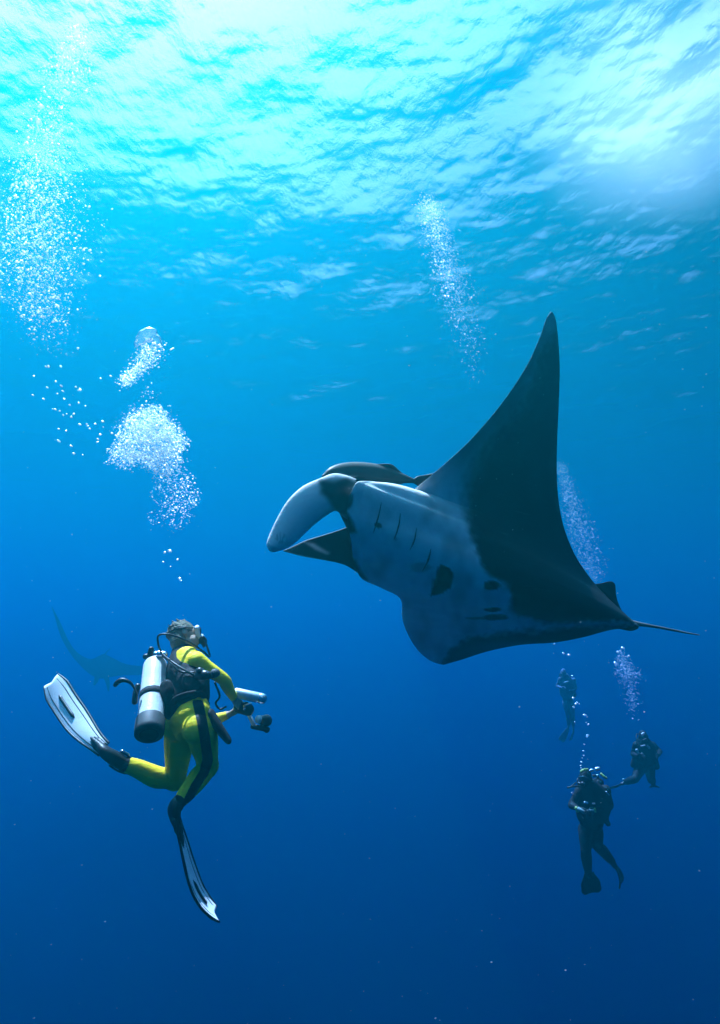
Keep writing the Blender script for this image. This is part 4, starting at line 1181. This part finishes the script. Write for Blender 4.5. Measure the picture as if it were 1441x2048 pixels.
yellow_diver()
camera_rig()
far_divers()
# ------------------------------------------------------------------ bubbles and drifting specks
def bubble_mat(name, body):
    """air in water: mirror at the rim, clear in the middle, a share of milky scatter"""
    m, nt, out = new_mat(name)
    fr = nd(nt, "ShaderNodeFresnel"); fr.inputs["IOR"].default_value = 0.75
    tr = nd(nt, "ShaderNodeBsdfTransparent")
    gl = nd(nt, "ShaderNodeBsdfGlossy"); gl.inputs["Roughness"].default_value = 0.22
    gl.inputs["Color"].default_value = (0.95, 0.97, 1, 1)
    mx = nd(nt, "ShaderNodeMixShader")
    nt.links.new(fr.outputs[0], mx.inputs[0]); nt.links.new(tr.outputs[0], mx.inputs[1]); nt.links.new(gl.outputs[0], mx.inputs[2])
    df = nd(nt, "ShaderNodeBsdfDiffuse"); df.inputs["Color"].default_value = (0.84, 0.93, 0.95, 1)  # colourless bubbles: surrounding cyan light is tinted into both scatter colours
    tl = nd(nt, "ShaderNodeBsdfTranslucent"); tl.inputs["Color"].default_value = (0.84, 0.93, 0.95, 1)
    m2 = nd(nt, "ShaderNodeMixShader"); m2.inputs[0].default_value = 0.5
    nt.links.new(df.outputs[0], m2.inputs[1]); nt.links.new(tl.outputs[0], m2.inputs[2])
    m3 = nd(nt, "ShaderNodeMixShader"); m3.inputs[0].default_value = body
    nt.links.new(mx.outputs[0], m3.inputs[1]); nt.links.new(m2.outputs[0], m3.inputs[2])
    nt.links.new(m3.outputs[0], out.inputs["Surface"])
    return m

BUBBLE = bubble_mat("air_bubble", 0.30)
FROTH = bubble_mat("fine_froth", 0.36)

def ico(sub):
    bm = bmesh.new(); bmesh.ops.create_icosphere(bm, subdivisions=sub, radius=1.0)
    V = np.array([v.co[:] for v in bm.verts]); bm.verts.index_update()
    F = np.array([[v.index for v in f.verts] for f in bm.faces]); bm.free()
    return V, F
ICO1, ICO2, ICO3 = ico(1), ico(2), ico(3)

def bubble_cloud(name, label, px, py, d, rpx, mat, tmpl=ICO1, seed=1):
    """many small flattened bubbles in one mesh"""
    r = np.random.default_rng(seed)
    n = len(px)
    C = at_np(px, py, d)
    R = 0.62 * rpx / F_PX * d
    V0, F0 = tmpl
    th = r.uniform(0, 6.28, n); fl = r.uniform(0.5, 0.85, n); ln = r.uniform(1.0, 1.5, n)
    X = V0[None, :, 0] * ln[:, None]; Y = V0[None, :, 1].repeat(n, 0); Z = V0[None, :, 2] * fl[:, None]
    tl = r.normal(0.12, 0.25, n)
    X, Z = X * np.cos(tl)[:, None] - Z * np.sin(tl)[:, None], X * np.sin(tl)[:, None] + Z * np.cos(tl)[:, None]
    P = C[:, None, :] + np.stack([X, Y, Z], -1) * R[:, None, None]
    F = (F0[None] + (np.arange(n) * len(V0))[:, None, None]).reshape(-1, 3)
    o = mesh_np(name, P.reshape(-1, 3), F, mat)
    o["kind"] = "stuff"; o["label"] = label
    return o

def along_path(path, n, r, power=1.0):
    """random points in a plume; path rows: px, py, half width, weight"""
    P = crom(np.array(path, float), 12)
    w = np.maximum(P[:, 3], 1e-3) ; w = w / w.sum()
    i = r.choice(len(P), n, p=w)
    q = r.normal(0, 1, n); q = np.sign(q) * np.abs(q) ** power * 0.52
    x = P[i, 0] + q * P[i, 2] + r.normal(0, 2, n)
    y = P[i, 1] + r.normal(0, 6, n)
    return x, y, P[i, 2]

def sizes(n, r, lo, med, hi):
    return np.clip(med * np.exp(r.normal(0, 0.45, n)), lo, hi)

def bubbles():
    r = np.random.default_rng(11)
    # tall plume on the left
    path = [(150, 55, 28, .5), (152, 90, 30, .9), (135, 130, 42, .8), (140, 165, 40, .45), (105, 215, 50, .4), (92, 265, 50, .6), (82, 320, 62, 1.1), (78, 380, 78, 1.5), (72, 440, 92, 1.9), (70, 500, 92, 1.9), (72, 560, 80, 1.4), (80, 610, 66, .8), (92, 650, 55, .35), (104, 700, 50, .14)]
    x, y, w = along_path(path, 4300, r)
    d = 3.9 + r.normal(0, .22, len(x))
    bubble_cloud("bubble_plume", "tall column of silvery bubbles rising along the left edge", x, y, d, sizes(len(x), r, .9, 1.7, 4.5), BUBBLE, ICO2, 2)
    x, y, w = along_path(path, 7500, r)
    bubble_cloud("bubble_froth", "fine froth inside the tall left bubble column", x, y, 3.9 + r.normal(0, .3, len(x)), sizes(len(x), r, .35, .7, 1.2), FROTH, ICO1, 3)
    # the yellow diver's breath: cap, tail, big round cloud, lower wisp
    def blob_pts(n, shapes):
        X, Y = [], []
        wt = np.array([s[2] * s[3] * s[4] for s in shapes]); k = r.choice(len(shapes), n, p=wt / wt.sum())
        a = r.uniform(0, 6.283, n); q = np.abs(np.sqrt(r.uniform(0, 1, n)) * .9 + r.normal(0, .13, n)) * (1 + .10 * np.sin(a * 5 + 1) + .07 * np.sin(a * 9 + 2))
        S = np.array(shapes)
        return S[k, 0] + np.cos(a) * q * S[k, 2], S[k, 1] + np.sin(a) * q * S[k, 3]
    sh = [(296, 882, 70, 50, 1.0), (300, 850, 52, 40, .9), (250, 912, 34, 28, .6), (322, 920, 44, 32, .7), (352, 885, 24, 34, .7), (300, 825, 26, 16, .5)]
    x, y = blob_pts(4300, sh); dd = 4.3 + r.normal(0, .14, len(x))
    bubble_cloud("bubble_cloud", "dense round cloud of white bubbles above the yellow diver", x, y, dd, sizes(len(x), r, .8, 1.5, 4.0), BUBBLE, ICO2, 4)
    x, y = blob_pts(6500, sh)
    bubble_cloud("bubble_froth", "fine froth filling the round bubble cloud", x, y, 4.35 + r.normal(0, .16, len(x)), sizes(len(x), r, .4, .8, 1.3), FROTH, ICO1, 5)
    sh = [(368, 990, 32, 42, .9), (325, 975, 26, 40, .5), (350, 1030, 34, 34, .45), (310, 1040, 18, 26, .25), (345, 950, 40, 20, .5)]
    x, y = blob_pts(900, sh)
    bubble_cloud("bubble_wisp", "thin ragged wisp of bubbles under the round cloud", x, y, 4.4 + r.normal(0, .12, len(x)), sizes(len(x), r, .6, 1.3, 2.8), BUBBLE, ICO2, 6)
    x, y, w = along_path([(305, 690, 26, 1), (298, 712, 28, 1), (280, 735, 24, .9), (258, 755, 18, .9), (250, 766, 12, .4)], 1300, r)
    bubble_cloud("bubble_tail", "bright bubble tail trailing under the large air cap", x, y, 4.2 + r.normal(0, .08, len(x)), sizes(len(x), r, .6, 1.3, 3.6), BUBBLE, ICO2, 7)
    x, y, w = along_path([(295, 770, 8, 1), (300, 790, 14, 1), (302, 808, 22, 1)], 40, r)
    bubble_cloud("bubble_strand", "thin strand of bubbles between air cap and round cloud", x, y, 4.25 + r.normal(0, .05, len(x)), sizes(len(x), r, .8, 1.5, 3.0), BUBBLE, ICO2, 8)
    # plume in the middle distance, upper centre
    path = [(850, 395, 16, .9), (862, 430, 24, 1.2), (872, 470, 30, 1.2), (888, 520, 32, 1.1), (902, 570, 34, 1.0), (916, 620, 34, .6), (930, 670, 32, .3), (940, 720, 26, .12), (948, 770, 16, .06)]
    x, y, w = along_path(path, 1500, r)
    bubble_cloud("bubble_plume", "slanting column of small bubbles in the middle distance above the manta", x, y, 9.0 + r.normal(0, .3, len(x)), sizes(len(x), r, .5, 1.1, 2.6), BUBBLE, ICO1, 9)
    x, y, w = along_path(path, 2400, r)
    bubble_cloud("bubble_froth", "fine froth in the slanting bubble column above the manta", x + 8, y, 9.2 + r.normal(0, .4, len(x)), sizes(len(x), r, .3, .7, 1.1), FROTH, ICO1, 10)
    # far plume behind the manta's trailing wing edge
    path = [(1122, 930, 10, .6), (1138, 990, 20, .9), (1158, 1050, 30, 1.1), (1176, 1110, 34, 1.0), (1192, 1160, 26, .5)]
    x, y, w = along_path(path, 2200, r)
    bubble_cloud("bubble_plume", "faint far bubble column behind the manta's trailing wing edge", x, y, 14 + r.normal(0, .5, len(x)), sizes(len(x), r, .3, .75, 1.5), FROTH, ICO1, 12)
    # breath of the two far divers
    path = [(1243, 1305, 8, .5), (1246, 1325, 16, 1), (1255, 1345, 28, 1.3), (1262, 1360, 22, .8), (1264, 1385, 16, .5), (1266, 1405, 16, .4), (1268, 1432, 10, .12)]
    x, y, w = along_path(path, 1100, r)
    bubble_cloud("bubble_plume", "small pale bubble plume above the far diver on the right", x, y, 14.5 + r.normal(0, .3, len(x)), sizes(len(x), r, .35, .85, 1.8), FROTH, ICO1, 13)

    # single bubbles one can pick out
    V, F = ICO3
    me = bpy.data.meshes.new("bubble")
    Vf = V * np.array([1.25, 1.0, 0.72]); Vf[:, 2] += 0.12 * (1 - V[:, 0] ** 2 - V[:, 1] ** 2)
    me.from_pydata([tuple(v) for v in Vf], [], [tuple(int(i) for i in f) for f in F]); me.update()
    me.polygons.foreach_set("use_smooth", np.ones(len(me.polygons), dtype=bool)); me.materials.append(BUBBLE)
    made = {}
    def single(px, py, d, rp, label, group):
        rp *= 0.8
        o = bpy.data.objects.new("bubble", me); COL.objects.link(o)
        o.location = at(px, py, d); s = rp / F_PX * d
        o.scale = (s * r.uniform(.9, 1.3), s, s * r.uniform(.8, 1.1)); o.rotation_euler = (r.normal(0, .2), r.normal(.1, .25), r.uniform(0, 6))
        o["label"] = label; o["category"] = "bubble"; o["group"] = group
        made.setdefault(label, []).append((py, px, o))
    g = "loose bubbles left of the round cloud"
    spots = [(88, 798), (95, 775), (112, 763), (123, 772), (126, 782), (115, 787), (129, 798), (152, 774), (160, 780), (158, 806), (171, 812), (140, 810), (106, 818), (120, 822), (134, 828), (143, 834), (148, 828), (111, 819), (127, 830), (160, 849), (176, 852), (180, 857), (191, 848), (206, 843), (207, 854), (118, 858), (201, 869), (195, 884), (196, 878), (118, 882), (143, 892), (148, 907), (166, 910), (92, 733), (97, 733), (122, 733), (68, 752), (66, 790), (202, 757), (222, 752), (133, 862), (174, 848)]
    for x, y in spots:
        single(x, y, 4.1 + r.normal(0, .15), r.uniform(1.6, 3.4), "loose bubble left of the round bubble cloud", g)
    g = "few bubbles under the wisp"
    for x, y, s in ((340, 1102, 4.5), (330, 1105, 3.2), (356, 1119, 2.8), (327, 1124, 2.6), (342, 1133, 1.8), (360, 1157, 3.6), (362, 1161, 2.4), (380, 1148, 1.5)):
        single(x, y, 4.4, s, "lone bubble above the yellow diver's head", g)
    g = "stream of bubbles above the nearest far diver"
    for x, y, s in ((1128, 1307, 2.6), (1138, 1310, 2.9), (1109, 1288, 1.6), (1147, 1396, 3.2), (1152, 1408, 2.8), (1148, 1414, 3.0), (1155, 1405, 2.0), (1159, 1408, 1.8), (1170, 1430, 3.2), (1175, 1434, 1.8), (1177, 1449, 2.3), (1173, 1445, 1.5), (1176, 1471, 3.2), (1174, 1474, 2.0), (1169, 1489, 2.0), (1167, 1502, 2.2), (1168, 1511, 2.4), (1163, 1524, 2.6), (1162, 1531, 2.2), (1163, 1536, 1.8), (1150, 1444, 1.6), (1165, 1516, 1.6)):
        single(x, y, 10.3, s, "tiny bubble in the nearest far diver's thin stream", g)
    g = "bright bubbles topping the far plume"
    for x, y, s in ((1246, 1296, 4.6), (1236, 1304, 3.4), (1241, 1302, 2.6), (1258, 1312, 3.2), (1231, 1326, 3.6), (1243, 1331, 2.2), (1266, 1437, 1.8), (1278, 1440, 1.6)):
        single(x, y, 14.3, s, "bright bubble on the right far diver's pale plume", g)
    g = "larger bubbles in the left column"
    for x, y, s in ((152, 66, 7), (136, 118, 5), (133, 185, 6), (83, 213, 6), (77, 244, 7), (62, 240, 4), (172, 184, 4), (120, 215, 4), (118, 290, 4), (132, 390, 4.5), (150, 467, 4), (60, 588, 4), (116, 595, 4), (175, 2, 6), (111, 640, 3.5)):
        single(x, y, 3.75, s, "larger shiny bubble in the left bubble column", g)
    single(321, 818, 4.15, 7.0, "largest bubble on the upper right rim of the round cloud", "bubbles on the cloud rim")

    ones = "first second third fourth fifth sixth seventh eighth ninth tenth eleventh twelfth thirteenth fourteenth fifteenth sixteenth seventeenth eighteenth nineteenth".split()
    def ordinal(n):
        if n <= 19: return ones[n - 1]
        t, u = divmod(n, 10)
        tens = ["twenty", "thirty", "forty"][t - 2]
        return tens + "-" + ones[u - 1] if u else ["twentieth", "thirtieth", "fortieth"][t - 2]
    for label, lst in made.items():
        if len(lst) < 2: continue
        for k, (yy, xx, o) in enumerate(sorted(lst, key=lambda q: q[:2])):
            o["label"] = label + ", " + (ordinal(k + 1) + " from the top" if k else "the topmost")

    # the big mushroom cap of air
    root = empty("air_cap", at(296, 668, 4.2), "large domed cap of air leading the diver's bubbles", "air bubble")
    b = Blob()
    c = at(297, 672, 4.2); u = Vector((1, 0, 0)); w = Vector((0, 1, 0)); k = Vector((0, 0, 1))
    b.ball(c, (.072, .07, .036), (u, w, k))
    b.ball(c + Vector((-.05, 0, -.03)), (.036, .045, .034)); b.ball(c + Vector((.055, 0, -.028)), (.036, .045, .036)); b.ball(c + Vector((.02, -.03, .016)), (.05, .04, .025))
    b.ball(c + Vector((-.075, 0, -.055)), (.018, .02, .026)); b.ball(c + Vector((.085, 0, -.06)), (.016, .02, .03))
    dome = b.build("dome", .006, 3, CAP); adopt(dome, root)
    # specks of plankton and dust
    n = 420
    x = r.uniform(0, 1441, n); y = r.uniform(500, 2048, n); d = r.uniform(1.6, 7.0, n)
    bubble_cloud("drifting_specks", "tiny pale specks drifting in the open water", x, y, d, np.clip(np.exp(r.normal(-.05, .45, n)), .4, 2.4), SPECK, ICO1, 15)

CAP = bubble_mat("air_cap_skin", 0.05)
SPECK = plain("plankton_speck", (0.5, 0.52, 0.5), 0.6, 0.2)
bubbles()

def foam_mist():
    """a drifting cloud of micro bubbles under the surface, upper right"""
    m, nt, out = new_mat("micro_bubble_mist")
    tc = nd(nt, "ShaderNodeTexCoord")
    ln = nd(nt, "ShaderNodeVectorMath", operation='LENGTH'); nt.links.new(tc.outputs["Object"], ln.inputs[0])
    mr = nd(nt, "ShaderNodeMapRange", interpolation_type='SMOOTHSTEP'); mr.inputs["From Min"].default_value = 1.0; mr.inputs["From Max"].default_value = 0.1
    nt.links.new(ln.outputs["Value"], mr.inputs["Value"])
    n = nd(nt, "ShaderNodeTexNoise"); n.inputs["Scale"].default_value = 2.2; n.inputs["Detail"].default_value = 3
    nt.links.new(tc.outputs["Object"], n.inputs["Vector"])
    m2 = nd(nt, "ShaderNodeMapRange"); m2.inputs["From Min"].default_value = 0.2; m2.inputs["From Max"].default_value = 0.8
    nt.links.new(n.outputs["Fac"], m2.inputs["Value"])
    mu = nd(nt, "ShaderNodeMath", operation='MULTIPLY'); nt.links.new(mr.outputs[0], mu.inputs[0]); nt.links.new(m2.outputs[0], mu.inputs[1])
    m3 = nd(nt, "ShaderNodeMath", operation='MULTIPLY'); m3.inputs[1].default_value = 0.45; nt.links.new(mu.outputs[0], m3.inputs[0])
    sc = nd(nt, "ShaderNodeVolumeScatter"); sc.inputs["Color"].default_value = (.98, .98, .98, 1); sc.inputs["Anisotropy"].default_value = .5
    nt.links.new(m3.outputs[0], sc.inputs["Density"]); nt.links.new(sc.outputs[0], out.inputs["Volume"])
    V, F = ICO3
    o = mesh_np("bubble_mist", V, F, m)
    o.location = at(1350, 215, 13.0); o.scale = (3.7, 3.0, 2.5)
    o["kind"] = "stuff"; o["label"] = "soft pale mist of micro bubbles under the surface, upper right"
foam_mist()
